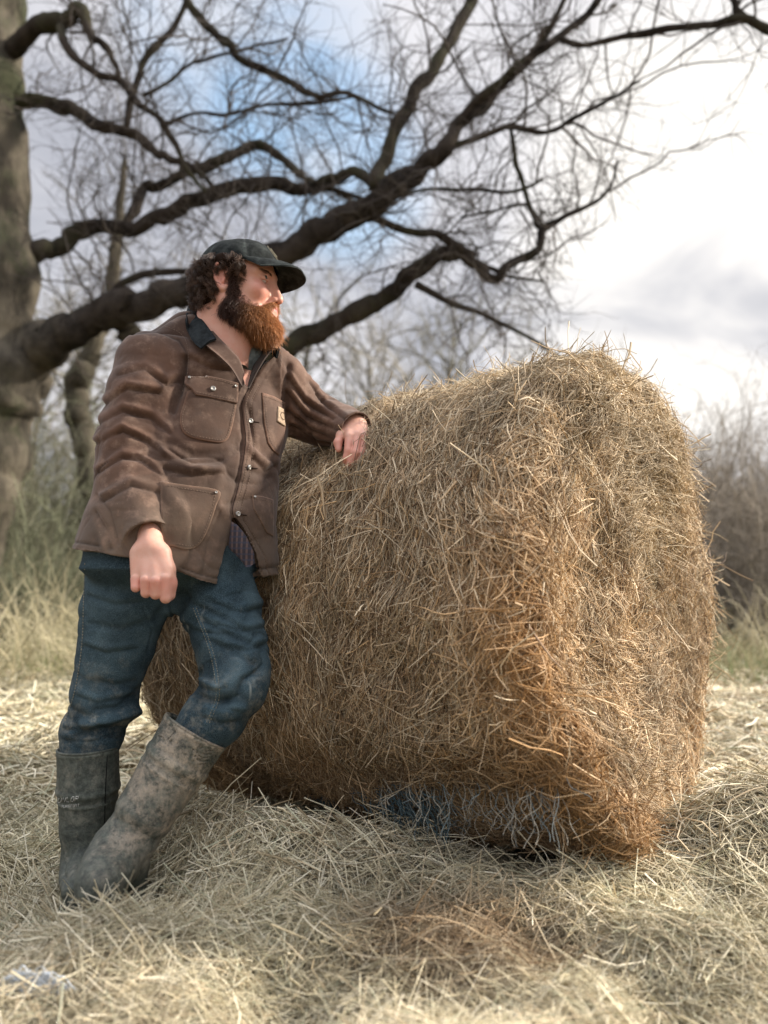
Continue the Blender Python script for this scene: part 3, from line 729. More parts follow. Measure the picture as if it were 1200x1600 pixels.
# ------------------------------------------------------------------ jacket
A30 = R(30); ja = np.array([math.cos(A30), math.sin(A30), 0]); jn = np.array([math.sin(A30), -math.cos(A30), 0])
TS = [(520, 300, 400, .085, 1.935), (545, 262, 432, .100, 1.935), (575, 235, 445, .118, 1.94), (610, 215, 449, .130, 1.945), (660, 203, 448, .142, 1.925), (700, 192, 442, .148, 1.90), (750, 172, 435, .150, 1.87),
      (800, 153, 429, .150, 1.84), (850, 137, 426, .145, 1.825), (900, 128, 427, .140, 1.81), (960, 126, 427, .135, 1.81)]
tz = []; tcx = []; tcy = []; ta_ = []; tb = []
for py, l, r, b, Yc in TS:
    hw = (r-l)/2*Yc/1200; a = math.sqrt(max(hw*hw-(b*math.sin(A30))**2, .001))/math.cos(A30); c = P((l+r)/2, py, Yc)
    tz.append(c[2]); tcx.append(c[0]); tcy.append(c[1]); ta_.append(a); tb.append(b)
tz, tcx, tcy, ta_, tb = [np.array(q)[::-1] for q in (tz, tcx, tcy, ta_, tb)]
def torso(x, y, z, shrink=0.):
    zz = np.clip(z, tz[0], tz[-1]); cx = np.interp(zz, tz, tcx); cy = np.interp(zz, tz, tcy); a = np.interp(zz, tz, ta_)-shrink; b = np.interp(zz, tz, tb)-shrink
    u = (x-cx)*ja[0]+(y-cy)*ja[1]; v = (x-cx)*jn[0]+(y-cy)*jn[1]
    k0 = np.sqrt((u/a)**2+(v/b)**2)+1e-6; k1 = np.sqrt((u/a**2)**2+(v/b**2)**2)+1e-6
    d = k0*(k0-1)/k1
    return np.maximum(d, z-(tz[-1]+.0))
jv = Vol((-.86, 1.50, .58), (.06, 2.17, 1.42), .0036)
RA = [P(236, 578, 1.855), P(226, 620, 1.83), P(208, 690, 1.80), P(204, 745, 1.775), P(214, 795, 1.73), P(231, 838, 1.68)]
jv.chain(RA, [.086, .088, .086, .079, .068, .0565], .022)
LA = [P(436, 600, 1.995), P(468, 640, 2.035), P(500, 657, 2.045), P(534, 668, YL+.095), P(556, 674, YL+.035)]
jv.chain(LA, [.072, .078, .070, .057, .053], .02)
def cuff_cut(p0, d, r, depth):
    d = np.array(d); d = d/np.linalg.norm(d)
    def fn(x, y, z):
        h = (x-p0[0])*d[0]+(y-p0[1])*d[1]+(z-p0[2])*d[2]
        return np.maximum(-h, np.sqrt((x-p0[0])**2+(y-p0[1])**2+(z-p0[2])**2)-.12)
    jv.put(fn, np.array(p0)-.12, np.array(p0)+.12, .002, cut=True)
    jv.cone(np.array(p0)+d*.02, np.array(p0)-d*depth, r, r*.9, .003, cut=True)
dR = RA[-1]-RA[-2]; dR = dR/np.linalg.norm(dR)+np.array([.0, -.10, -.08])
cuff_cut(P(233, 844, 1.675), dR, .0515, .022)
dL = LA[-1]-LA[-2]; dL = dL/np.linalg.norm(dL)+np.array([.25, 0, -.15])
cuff_cut(P(557, 675, YL+.035), dL, .0480, .03)
jv.put(torso, (-.80, 1.60, .60), (-.20, 2.15, tz[-1]+.01), .02)
jv.chain([P(352, 518, 1.945), P(298, 536, 1.93), P(242, 568, 1.86)], [.070, .080, .085], .03)
jv.chain([P(352, 525, 1.955), P(400, 560, 1.98), P(434, 592, 1.995)], [.066, .066, .070], .03)
HEMX = [60, 128, 205, 268, 310, 340, 408, 427, 520]; HEMY = [855, 861, 873, 893, 909, 917, 902, 899, 899]
def hem(x, y, z):
    px, py = proj(np.stack(np.broadcast_arrays(x, y, z), -1)); return (np.interp(px, HEMX, HEMY)-py)*y/1200
jv.put(hem, (-.82, 1.55, .56), (-.2, 2.10, .80), .003, cut=True)
VOPEN = [(366, 810), (359, 850), (336, 935), (414, 935), (398, 863), (377, 822)]
NECK = [(322, 505), (338, 532), (352, 543), (368, 556), (379, 578), (386, 604), (398, 585), (412, 566), (434, 548), (436, 500), (370, 470)]
def opening(poly, depth):
    def fn(x, y, z):
        Pn = np.stack(np.broadcast_arrays(x, y, z), -1); px, py = proj(Pn); d = pline_d(px, py, poly, True)*y/1200
        return np.maximum(d, torso(x, y, z, 0)*-1-depth)
    return fn
jv.put(opening(VOPEN, .022), (-.45, 1.56, .60), (-.20, 2.0, .86), .003, cut=True)
jv.put(opening(NECK, .045), (-.50, 1.66, 1.16), (-.18, 2.1, 1.45), .003, cut=True)
V, F = jv.mesh(); V = smooth_mesh(V, F, 1, .5); n = vnorm(V, F); px, py = proj(V)
def axis_param(V, ch):
    best = np.full(len(V), 9.); s = np.zeros(len(V)); acc = 0
    for i in range(len(ch)-1):
        a = ch[i]; ba = ch[i+1]-a; Ls = np.linalg.norm(ba); t = np.clip(((V-a)@ba)/Ls**2, 0, 1); d = np.linalg.norm(V-a-t[:, None]*ba, axis=1)
        m = d < best; best[m] = d[m]; s[m] = acc+t[m]*Ls; acc += Ls
    return best, s
dRa, sR = axis_param(V, RA); dLa, sL = axis_param(V, LA); dT = torso(V[:, 0], V[:, 1], V[:, 2])
mR = sstep(.125, .09, dRa)*sstep(-.005, .012, np.where(px < 300, np.maximum(dT, .0)+.012*(py > 600)*(px < 292), dT)); mR = np.clip(mR, 0, 1)
mR = sstep(.11, .092, dRa)*(px < 296); mL = sstep(.10, .082, dLa)*(px > 440)
def crease(c): return np.abs(c)**.62
wx = .05*fbm(V*7, 80, 2)
def arm_folds(s, ax_s, V, seed, k):
    # creases run across the sleeve and wander
    q = np.stack([s*k, V[:, 0]*5+V[:, 2]*4, V[:, 1]*5], -1)
    q[:, 0] += 2.2*fbm(V*7, seed+5, 2)+V[:, 2]*5
    return crease(vnoise(q, seed))*.75+.4*crease(vnoise(q*np.array([2.1, 2.2, 2.2])+9, seed+1))
eR = .45+.75*np.exp(-((sR-.20)/.085)**2)+.15*np.exp(-((sR-.03)/.05)**2)
eR = eR*(1-sstep(.295, .315, sR)*.9)
eL = .55+.6*np.exp(-((sL-.10)/.06)**2); eL *= 1-sstep(.185, .20, sL)*.9
disp = -.0060*mR*eR*(1-arm_folds(sR, 0, V, 70, 9))-.008*mL*eL*(1-arm_folds(sL, 0, V, 75, 12))
def crease_line(pth, a, sg=4.0):
    d = pline_d(px, py, pth); up_ = pline_d(px, py-0, [(u_, v_-9) for u_, v_ in pth]); m = (n[:, 1] < .4)*(V[:, 1] < 2.08)
    return m*(-a*np.exp(-np.abs(d)/(sg*.8))*1.25+.75*a*np.exp(-(up_/(sg*1.3))**2))
for pth in ([(148, 662), (190, 640), (238, 652), (264, 676)], [(146, 694), (190, 672), (232, 690), (258, 714)], [(150, 738), (190, 714), (222, 718), (252, 742)],
            [(160, 782), (205, 758), (252, 770)], [(160, 632), (196, 606), (250, 614)], [(182, 585), (225, 575), (262, 600), (280, 592)]  ):
    disp += crease_line(pth, .0052, 4.2)*(.5+.9*sstep(-.5, .5, vnoise(V*14, 300)))
for pth in ([(452, 590), (478, 628), (520, 655)], [(450, 615), (480, 652), (530, 674)], [(452, 645), (485, 674), (526, 688)], [(456, 668), (490, 690), (520, 697)], [(486, 596), (512, 636), (540, 656)]):
    disp += crease_line(pth, .0060, 4)*(.5+.9*sstep(-.5, .5, vnoise(V*14, 301)))
for pth in ([(262, 700), (300, 722), (352, 716), (376, 700)], [(256, 730), (300, 742), (350, 738)], [(390, 640), (400, 690), (396, 735)], [(398, 715), (420, 735), (436, 728)], [(300, 560), (330, 575), (360, 578)], [(345, 800), (325, 850), (318, 895)], [(150, 800), (168, 830), (172, 856)]):
    disp += crease_line(pth, .0050, 5)
mT = (1-np.clip(mR+mL, 0, 1))
q = np.stack([V[:, 0]*7+V[:, 2]*5, V[:, 1]*6, V[:, 2]*15-V[:, 0]*6], -1); q += .9*fbm(V*6, 90, 2)[:, None]
disp += -.0120*mT*(1-crease(vnoise(q, 91)))*(.5+.8*sstep(.2, -.6, vnoise(V*5, 92))) + .005*mT*fbm(V*9, 93, 2)
# a long drag fold under the chest pocket and one from the armpit
for pth, am, sg in (([(262, 690), (300, 708), (350, 706), (378, 690)], -.007, 7), ([(255, 705), (300, 728), (345, 735)], .006, 8), ([(290, 560), (284, 600), (270, 640)], -.012, 6), ([(452, 570), (449, 610), (446, 660)], -.010, 5), ([(360, 700), (340, 760), (350, 800)], .004, 10), ([(250, 770), (262, 830), (258, 850)], -.004, 8), ([(395, 700), (420, 720)], .005, 7), ([(398, 735), (425, 745)], -.004, 6)):
    disp += am*np.exp(-(pline_d(px, py, pth)/sg)**2)*(n[:, 1] < .2)*(V[:, 1] < 2.0)
front = (n[:, 1] < .35) & (V[:, 1] < 2.02)
# seams and overlaps pressed into the cloth
PLK = [(431, 547), (410, 575), (393, 601), (383, 620), (379, 634), (381, 655), (385, 682), (383, 706), (379, 730), (376, 750), (368, 780), (364, 797), (368, 812), (377, 826)]
LOW = [(377, 826), (390, 848), (399, 868), (408, 902)]
dP = pline_d(px, py, PLK+LOW); side = px-np.interp(py, [p[1] for p in PLK+LOW], [p[0] for p in PLK+LOW])
band = np.where((side > 0) & (py > 548), 1, 0)*front*mT
disp += .0045*band*sstep(0, 3, side)
disp += -.003*np.exp(-((side+2.5)/2.2)**2)*front*mT*(py > 560)*(py < 830)
disp += -.0016*np.exp(-((side-13)/1.6)**2)*front*mT*(py > 560)
hemd = np.interp(px, HEMX, HEMY)-py
pucker = .5+.5*vnoise(np.stack([px*.16, py*.03, V[:, 1]*9], -1), 95)
disp += mT*(-.0026*np.exp(-((hemd-13)/2.2)**2)+.0030*pucker*sstep(15, 9, hemd)*(hemd > -3))
cuR = .325; disp += -.003*mR*np.exp(-((sR-.292)/.0035)**2)
disp += -.003*mL*np.exp(-((sL-.182)/.0035)**2)
SH = [(205, 520), (245, 512), (280, 528), (291, 548), (289, 580), (283, 615)]           # armhole seam
dS = pline_d(px, py, SH); disp += -.004*np.exp(-(dS/2.6)**2)*(n[:, 1] < .3)
BS = [(150, 772), (172, 800), (185, 850)]
disp += -.0025*np.exp(-(pline_d(px, py, BS)/2)**2)*front
disp += -.0022*(1-crease(vnoise(V*[26, 26, 34]+.5*fbm(V*20, 310, 2)[:, None], 311)))*(mT*.6+.8*(mR+mL))
V = V+n*disp[:, None]
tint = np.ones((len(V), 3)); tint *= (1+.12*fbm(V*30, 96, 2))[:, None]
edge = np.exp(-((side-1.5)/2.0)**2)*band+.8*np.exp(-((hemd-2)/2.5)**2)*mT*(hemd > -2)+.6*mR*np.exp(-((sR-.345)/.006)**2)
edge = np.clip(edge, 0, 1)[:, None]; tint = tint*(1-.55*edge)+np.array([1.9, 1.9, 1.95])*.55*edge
groove = np.clip(np.exp(-(dS/1.6)**2)*(n[:, 1] < .3)+np.exp(-((hemd-13)/1.4)**2)*mT+mR*np.exp(-((sR-.292)/.0022)**2), 0, 1)[:, None]; tint = tint*(1-.5*groove)  # seam grooves at armhole, hem and cuff darkened
ridge = sstep(.55, .95, 1+disp/.013*1.0)[:, None]*np.clip(mR+mL, 0, 1)[:, None]; tint = tint*(1+.45*ridge)*(1-.25*sstep(-.006, -.016, disp))[:, None]  # fold shade put into the tint; ridges lightened as wear and highlight
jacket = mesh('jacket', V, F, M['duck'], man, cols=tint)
JB = bvh_of(V, F)

def patch(name, poly, off, mat, parent, bvh=JB, rings=8, edge=.25, tintc=None, curved=True, bulge=0.0):
    """a sewn-on piece of cloth: outline in photograph pixels laid on the garment it belongs to, with real thickness"""
    B = catmull(poly+[poly[0]], 5)[:-1] if curved else np.concatenate([np.linspace(poly[i], poly[(i+1) % len(poly)], 7)[:-1] for i in range(len(poly))])
    c = B.mean(0); rr = [0]+list(np.linspace(1/rings, .93, rings-1))+[.985, 1.0, 1.0]; Vs = []
    last = None
    for k, ro in enumerate(rr):
        of = off+bulge*(1-ro**2) if k < len(rr)-2 else (off*.8 if k == len(rr)-2 else -.003)
        for b in B:
            q = c+ro*(b-c); h, nrm = cast(bvh, q[0], q[1], of)
            if h is None: h = last if last is not None else P(q[0], q[1], 1.85)
            last = h; Vs.append(h)
    Vs = np.array(Vs); nb = len(B); nr = len(rr)
    # even out folds between the samples
    G_ = Vs.reshape(nr, nb, 3)
    for _ in range(2):
        S_ = G_.copy(); S_[1:-1] = (G_[:-2]+G_[2:]+np.roll(G_, 1, 1)[1:-1]+np.roll(G_, -1, 1)[1:-1])/4; G_ = np.where(np.arange(nr)[:, None, None] < nr-3, .5*G_+.5*S_, G_)
    Vs = G_.reshape(-1, 3)
    F = [[i*nb+j, i*nb+(j+1) % nb, (i+1)*nb+(j+1) % nb, (i+1)*nb+j] for i in range(nr-1) for j in range(nb)]
    t = np.ones((len(Vs), 3)) if tintc is None else np.tile(tintc, (len(Vs), 1))
    ed = np.repeat((np.array(rr) > .95).astype(float), nb)[:, None]; t = t*(1+.9*ed)
    return mesh(name, Vs, F, mat, parent, cols=t)
def stitch(name, pts, off, rad, mat, parent, bvh=JB, n=6, closed=False, dash=True):
    pts = catmull(pts+([pts[0]] if closed else []), n); q = []
    for a in pts:
        h, nr = cast(bvh, a[0], a[1], off)
        if h is not None: q.append(h)
    if len(q) < 2: return None
    q = np.array(q)
    if dash:
        d = np.concatenate(([0], np.cumsum(np.linalg.norm(np.diff(q, axis=0), axis=1)))); parts = []
        for s in np.arange(0, d[-1], .0068):
            e = min(s+.0044, d[-1]); a = [np.interp(s, d, q[:, k]) for k in range(3)]; b = [np.interp(e, d, q[:, k]) for k in range(3)]
            if np.linalg.norm(np.array(a)-b) > .001: parts.append(tube([a, (np.array(a)+b)/2, b], [rad*.6, rad, rad*.6], 5))
        V, F = join(parts)
    else: V, F = tube(q, rad, 6)
    return mesh(name, V, F, mat, parent)
def disc(name, px, py, r, off, parent, bvh=JB, mat=None, th=.002):
    h, nr = cast(bvh, px, py, off)
    if h is None: return
    nr = Vector(nr); rot = nr.to_track_quat('Z', 'Y').to_matrix(); prof = [(0, th*.6), (r*.55, th*.6), (r*.68, th), (r*.9, th), (r, th*.5), (r, -.002)]; Vs = []; k = 18
    for pr, pz in prof:
        for j in range(k): a = 2*math.pi*j/k; Vs.append(tuple(Vector(h)+rot@Vector((pr*math.cos(a), pr*math.sin(a), pz))))
    F = [[i*k+j, i*k+(j+1) % k, (i+1)*k+(j+1) % k, (i+1)*k+j] for i in range(len(prof)-1) for j in range(k)]
    return mesh(name, np.array(Vs), F, mat or M['metal'], parent)
def inset(poly, d):
    P_ = np.array(poly, float); c = P_.mean(0); v = P_-c; return [tuple(c+a*(1-d/np.linalg.norm(a))) for a in v]
PK1 = [(293, 612), (286, 635), (281, 655), (285, 674), (298, 684), (325, 690), (346, 692), (357, 684), (364, 660), (369, 632), (368, 612), (330, 604)]
p = patch('pocket', PK1, .0035, M['duck'], jacket, bulge=.004, tintc=(.86, .84, .8)); p['label'] = 'chest pocket closed by a buttoned flap'; stitch('stitching', inset(PK1, 4)[1:10], .0055, .0006, M['thread'], p)
FL1 = [(293, 589), (318, 590), (345, 594), (371, 601), (371, 616), (369, 632), (345, 627), (322, 622), (305, 619), (300, 611), (291, 602)]
fl = patch('pocket_flap', FL1, .0085, M['duck'], jacket, edge=.2, curved=False); stitch('stitching', [(295, 593), (320, 594), (345, 598), (367, 604)], .0098, .0006, M['thread'], fl); stitch('stitching', [(306, 615), (325, 619), (350, 624), (366, 627)], .0098, .0006, M['thread'], fl)
disc('button', 332, 610, .0065, .0105, jacket); disc('rivet', 297, 594, .0032, .010, jacket); disc('rivet', 366, 606, .0032, .010, jacket)
PK2 = [(409, 614), (428, 620), (445, 629), (445, 665), (441, 690), (435, 711), (425, 703), (418, 692), (412, 660)]
p = patch('pocket', PK2, .003, M['duck'], jacket, curved=False, tintc=(1.08, 1.05, 1.02)); stitch('stitching', [(411, 620), (428, 626), (442, 634)], .0045, .0006, M['thread'], p); stitch('stitching', [(413, 630), (416, 660), (421, 688), (430, 701)], .0045, .0006, M['thread'], p)
M['label'] = simple('cloth_label', (.36, .27, .19), .8, .2, .3, 120)
lb = patch('cloth_label', [(432, 636), (443, 641), (443, 667), (431, 659)], .0065, M['label'], jacket, curved=False, rings=3)
M['labelmark'] = simple('label_mark', (.12, .07, .045), .8, .1)
stitch('label_mark', [(441, 647), (437, 645), (435, 650), (438, 656), (441, 655)], .0075, .0007, M['labelmark'], lb, dash=False)
PK3 = [(250, 753), (295, 759), (341, 767), (338, 790), (328, 820), (318, 842), (306, 855), (290, 859), (268, 853), (254, 849)]
p = patch('pocket', PK3, .0035, M['duck'], jacket, bulge=.003, tintc=(.95, .95, .93)); stitch('stitching', [(262, 761), (300, 766), (335, 773)], .005, .0006, M['thread'], p); stitch('stitching', [(336, 775), (326, 812), (314, 842), (300, 853), (275, 850)], .005, .0006, M['thread'], p)
disc('rivet', 337, 770, .0032, .005, jacket)
PK4 = [(393, 774), (410, 776), (426, 781), (426, 838), (416, 832), (406, 812), (396, 795)]
p = patch('pocket', PK4, .003, M['duck'], jacket, curved=False); stitch('stitching', [(396, 780), (410, 782), (424, 787)], .0045, .0006, M['thread'], p); disc('rivet', 397, 778, .0032, .005, jacket)
for a, b in ((391, 658), (388, 730), (371, 803)):
    disc('button', a, b, .0060, .003, jacket)
    stitch('buttonhole', [(a+5, b+1), (a+14, b+2)], .001, .0013, M['seamdark'], jacket, dash=False, n=4)
disc('snap', 347, 545, .004, .003, jacket)
stitch('stitching', [(p_[0]+5, p_[1]) for p_ in PLK[2:]], .0014, .0006, M['thread'], jacket)
stitch('stitching', [(p_[0]+13, p_[1]) for p_ in PLK[2:]+LOW], .0010, .0006, M['thread'], jacket)
stitch('edge_seam', [(p_[0]-1, p_[1]) for p_ in PLK[2:]], -.001, .0016, M['seamdark'], jacket, dash=False)
stitch('stitching', [(285, 612), (294, 580), (294, 548), (283, 522), (250, 507)], .001, .0006, M['thread'], jacket)
# collar: dark corduroy turned down over the coat, brown stand in front
def sheet(name, rows, th, mat, parent, n=8, tintc=None):
    rows = [catmull(r, n) for r in rows]; rows = np.array(rows)                 # (r, k, 3)
    R2 = catmull(rows.reshape(len(rows), -1), 6).reshape(-1, rows.shape[1], 3) if len(rows) > 2 else np.array([rows[0]*(1-t)+rows[1]*t for t in np.linspace(0, 1, 7)])
    nr, nk, _ = R2.shape; du = np.gradient(R2, axis=0); dv = np.gradient(R2, axis=1); nn_ = np.cross(du, dv); nn_ /= np.linalg.norm(nn_, axis=2, keepdims=True)+1e-9
    A = (R2+nn_*th/2).reshape(-1, 3); B = (R2-nn_*th/2).reshape(-1, 3); V = np.concatenate([A, B]); m = nr*nk; F = []
    for i in range(nr-1):
        for j in range(nk-1): a = i*nk+j; F.append([a, a+1, a+nk+1, a+nk]); F.append([m+a, m+a+nk, m+a+nk+1, m+a+1])
    for i in range(nr-1):
        for j in (0, nk-1): a = i*nk+j; F.append([a, a+nk, m+a+nk, m+a])
    for j in range(nk-1):
        for i in (0, nr-1): a = i*nk+j; F.append([a, m+a, m+a+1, a+1])
    return mesh(name, V, F, mat, parent, cols=np.ones((len(V), 3)) if tintc is None else np.tile(tintc, (len(V), 1)))
def onj(px, py, off, Y=1.9):
    h, _ = cast(JB, px, py, off)
    return h if h is not None and h[1] < Y+.12 else P(px, py, Y)
def cj(px, py, Y):
    h, _ = cast(JB, px, py, .004); return P(px, py, min(Y, h[1]-.003)) if h is not None else P(px, py, Y)
col = sheet('collar', [
    [P(310, 468, 1.99), P(303, 479, 1.935), P(308, 491, 1.875), P(321, 506, 1.832), P(338, 530, 1.800)],
    [P(300, 472, 1.99), P(296, 485, 1.925), P(299, 502, 1.860), P(310, 521, 1.815), P(327, 534, 1.793)],
    [cj(294, 482, 1.97), cj(291, 498, 1.905), cj(294, 518, 1.845), cj(303, 535, 1.805), cj(314, 545, 1.788)]], .005, M['cord'], jacket)
st = sheet('collar_stand', [
    [P(330, 514, 1.84), P(342, 528, 1.815), P(352, 538, 1.805), P(364, 550, 1.80), P(374, 562, 1.798), P(381, 582, 1.795)],
    [cj(320, 537, 1.80), cj(328, 545, 1.79), cj(338, 553, 1.785), cj(349, 563, 1.78), cj(362, 577, 1.78), cj(378, 604, 1.78)]], .004, M['duck'], jacket)
sheet('lapel', [[P(434, 543, 1.90), P(418, 555, 1.875), P(402, 580, 1.85), P(389, 606, 1.835)], [P(408, 545, 1.93), P(401, 560, 1.91), P(394, 580, 1.88), P(388, 603, 1.845)]], .004, M['duck'], jacket, tintc=(.35, .33, .33))
sheet('collar', [[P(372, 520, 2.03), P(400, 530, 1.98), P(420, 536, 1.93), P(436, 546, 1.885)], [P(380, 535, 2.03), P(405, 545, 1.99), P(425, 552, 1.94), P(432, 560, 1.895)]], .005, M['cord'], jacket)
# shirts
V, F = [], []
tv = Vol((-.52, 1.72, .60), (-.15, 2.12, 1.33), .006); tv.put(lambda x, y, z: np.maximum(torso(x, y, z, .034), z-1.0), (-.78, 1.7, .62), (-.2, 2.1, 1.0), .02)
tv2 = Vol((-.55, 1.70, 1.0), (-.15, 2.12, 1.36), .005); tv2.put(lambda x, y, z: torso(x, y, z, .042), (-.6, 1.7, 1.0), (-.2, 2.1, 1.30), .02)
tv2.chain([P(352, 535, 1.94), P(378, 560, 1.93)], [.056, .060], .02)
V, F = tv2.mesh(); mesh('grey_shirt', V, F, M['tee'], man)
sheet('flannel_shirt', [[P(362, 815, 1.735), P(372, 822, 1.735), P(385, 838, 1.735)], [P(358, 850, 1.735), P(376, 852, 1.725), P(396, 862, 1.735)], [P(360, 858, 1.735), P(380, 872, 1.725), P(397, 872, 1.735)], [P(378, 872, 1.735), P(386, 886, 1.725), P(398, 880, 1.735)]], .003, M['plaid'], man)

# ------------------------------------------------------------------ jeans
pv = Vol((-.86, 1.50, .30), (-.12, 2.06, .86), .0036)
pv.put(lambda x, y, z: np.maximum(torso(x, y, z, .022+1.3*np.clip(.745-z, 0, .2)), np.maximum(z-.80, .675-z)), (-.8, 1.60, .60), (-.2, 2.0, .82), .03)
RL = [P(206, 850, 1.81), P(194, 950, 1.80), P(184, 1000, 1.80), P(171, 1050, 1.80), P(161, 1100, 1.80), P(143, 1146, 1.795), P(139, 1176, 1.785)]
pv.chain(RL, [.098, .099, .088, .079, .080, .072, .062], .012)
LLg = [P(338, 895, 1.83), P(346, 950, 1.81), P(358, 1000, 1.775), P(369, 1045, 1.745), P(362, 1080, 1.715), P(337, 1118, 1.70), P(308, 1150, 1.69)]
pv.chain(LLg, [.086, .094, .083, .076, .076, .070, .060], .02)
pv.cone(P(262, 890, 1.80), P(266, 936, 1.80), .050, .034, .03)
V, F = pv.mesh(); V = smooth_mesh(V, F, 1); n = vnorm(V, F); px, py = proj(V)
dA, sA = axis_param(V, RL); dB, sB = axis_param(V, LLg); right = dA < dB
s_ = np.where(right, sA, sB)
bun = np.where(right, .35+.9*np.exp(-((sA-.37)/.05)**2)+.2*np.exp(-((sA-.13)/.05)**2), .45+1.0*np.exp(-((sB-.30)/.05)**2)+.4*np.exp(-((sB-.08)/.07)**2))
q = np.stack([s_*22, V[:, 0]*4+V[:, 2]*6, V[:, 1]*5], -1); q[:, 0] += 1.3*fbm(V*8, 110, 2)+np.where(right, 0, V[:, 0]*18)
disp = -.0125*bun*(1-crease(vnoise(q, 111)))+.003*fbm(V*10, 112, 2)
for pth, am, sg in (([(130, 1132), (165, 1130), (215, 1112)], .013, 8), ([(120, 1150), (150, 1146), (186, 1140)], -.010, 6), ([(150, 1110), (185, 1108), (212, 1090)], -.008, 6), ([(305, 1085), (330, 1096), (355, 1096)], -.014, 6), ([(322, 1102), (350, 1112), (380, 1108)], .009, 8), ([(312, 1060), (330, 1072), (342, 1075)], .009, 6),
                    ([(300, 945), (350, 965), (400, 990)], -.006, 5), ([(315, 970), (360, 992), (410, 1010)], -.006, 5), ([(320, 1000), (365, 1018), (400, 1035)], -.005, 5), ([(250, 960), (262, 940), (285, 930)], -.010, 8), ([(140, 975), (190, 985), (245, 970)], -.004, 6), ([(150, 1065), (180, 1075), (210, 1065)], -.005, 6)):
    disp += am*np.exp(-(pline_d(px, py, pth)/sg)**2)*(n[:, 1] < .3)
for pth in ([(135, 930), (180, 945), (225, 940)], [(130, 1010), (165, 1022), (215, 1015)], [(262, 965), (300, 985), (345, 990)], [(330, 940), (375, 955), (410, 950)], [(340, 975), (380, 985), (414, 980)], [(345, 1008), (385, 1015), (416, 1006)], [(120, 1088), (150, 1100), (208, 1090)], [(100, 1140), (140, 1140), (196, 1125)], [(100, 1158), (140, 1160), (180, 1152)], [(308, 1072), (335, 1080), (350, 1074)], [(300, 1095), (335, 1106), (372, 1112)], [(318, 1122), (345, 1132), (375, 1130)], [(225, 950), (240, 985), (232, 1020)], [(270, 945), (262, 935), (240, 925)]):
    d_ = pline_d(px, py, pth); disp += (n[:, 1] < .4)*(-.0050*np.exp(-np.abs(d_)/3.4)+.0030*np.exp(-(pline_d(px, py, [(u_, v_-8) for u_, v_ in pth])/6)**2))
SEAM = [(302, 950), (312, 975), (322, 1000), (331, 1030), (336, 1060), (337, 1092), (322, 1130)]
disp += .002*np.exp(-(pline_d(px, py, SEAM)/3)**2)*(n[:, 1] < .3)
V = V+n*disp[:, None]
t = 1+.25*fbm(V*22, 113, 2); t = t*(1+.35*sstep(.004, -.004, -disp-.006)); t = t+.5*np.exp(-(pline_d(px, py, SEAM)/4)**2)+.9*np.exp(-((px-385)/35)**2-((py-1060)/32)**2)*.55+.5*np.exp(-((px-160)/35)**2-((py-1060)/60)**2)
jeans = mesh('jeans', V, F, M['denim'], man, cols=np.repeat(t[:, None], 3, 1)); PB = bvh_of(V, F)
stitch('stitching', SEAM, .0006, .0009, M['goldthread'], jeans, PB); stitch('stitching', [(a+5, b) for a, b in SEAM], .0006, .0009, M['goldthread'], jeans, PB)
stitch('seam', [(133, 880), (131, 940), (128, 1010), (117, 1080), (101, 1128)], .0006, .0014, M['goldthread'], jeans, PB, dash=True)

# ------------------------------------------------------------------ boots
def make_boot(shaft, rs, foot, rf, heel, bands, lab):
    lo = np.minimum.reduce(shaft+foot+heel)-.10; hi = np.maximum.reduce(shaft+foot+heel)+.10
    v = Vol(lo, hi, .0034); v.chain(shaft, rs, .006); v.chain(foot, rf, .035); v.chain(heel, [.046, .042], .03)
    d = shaft[0]-shaft[1]; d /= np.linalg.norm(d); p0 = shaft[0]
    v.put(lambda x, y, z: np.maximum(-((x-p0[0])*d[0]+(y-p0[1])*d[1]+(z-p0[2])*d[2]), np.sqrt((x-p0[0])**2+(y-p0[1])**2+(z-p0[2])**2)-.12), p0-.12, p0+.12, .002, cut=True)
    v.cone(p0+d*.02, p0-d*.03, rs[0]-.004, rs[0]-.006, .002, cut=True)
    v.put(lambda x, y, z: z-.022+0*x+0*y, lo, np.array([hi[0], hi[1], .03]), .004, cut=True)
    V, F = v.mesh(); V = smooth_mesh(V, F, 1); n = vnorm(V, F); s = -((V-p0)@d); _, s2 = axis_param(V, shaft)
    disp = .0016*fbm(V*16, 120, 2)
    for c, w, a in bands: disp += a*np.exp(-((s2-c)/w)**4)
    tb2 = sum(np.exp(-((s2-c)/(w*.8))**4)*.35 for c, w, a in bands)
    an = sstep(.19, .23, s2)*(1-sstep(.33, .36, s2)); q = np.stack([s2*30, V[:, 0]*6, V[:, 1]*6], -1); q[:, 0] += 1.3*fbm(V*9, 121, 2)
    disp += -.0105*an*(1-crease(vnoise(q, 122)))
    V = V+n*disp[:, None]; t = 1+.15*fbm(V*20, 123, 2)+tb2
    o = mesh('rubber_boot', V, F, M['boot'], man, cols=np.repeat(t[:, None], 3, 1)); o['label'] = lab
    # rolled rim
    u = np.cross(d, [0, 1, .1]); u /= np.linalg.norm(u); w = np.cross(d, u); a = np.linspace(0, 2*math.pi, 41)
    ring = p0+(rs[0]-.001)*(u[None]*np.cos(a)[:, None]+w[None]*np.sin(a)[:, None]); Vr, Fr = tube(ring, .0032, 8, False); mesh('rim', Vr, Fr, M['boot'], o, cols=np.ones((len(Vr), 3)))
    # sole with cleats
    return o, V, F
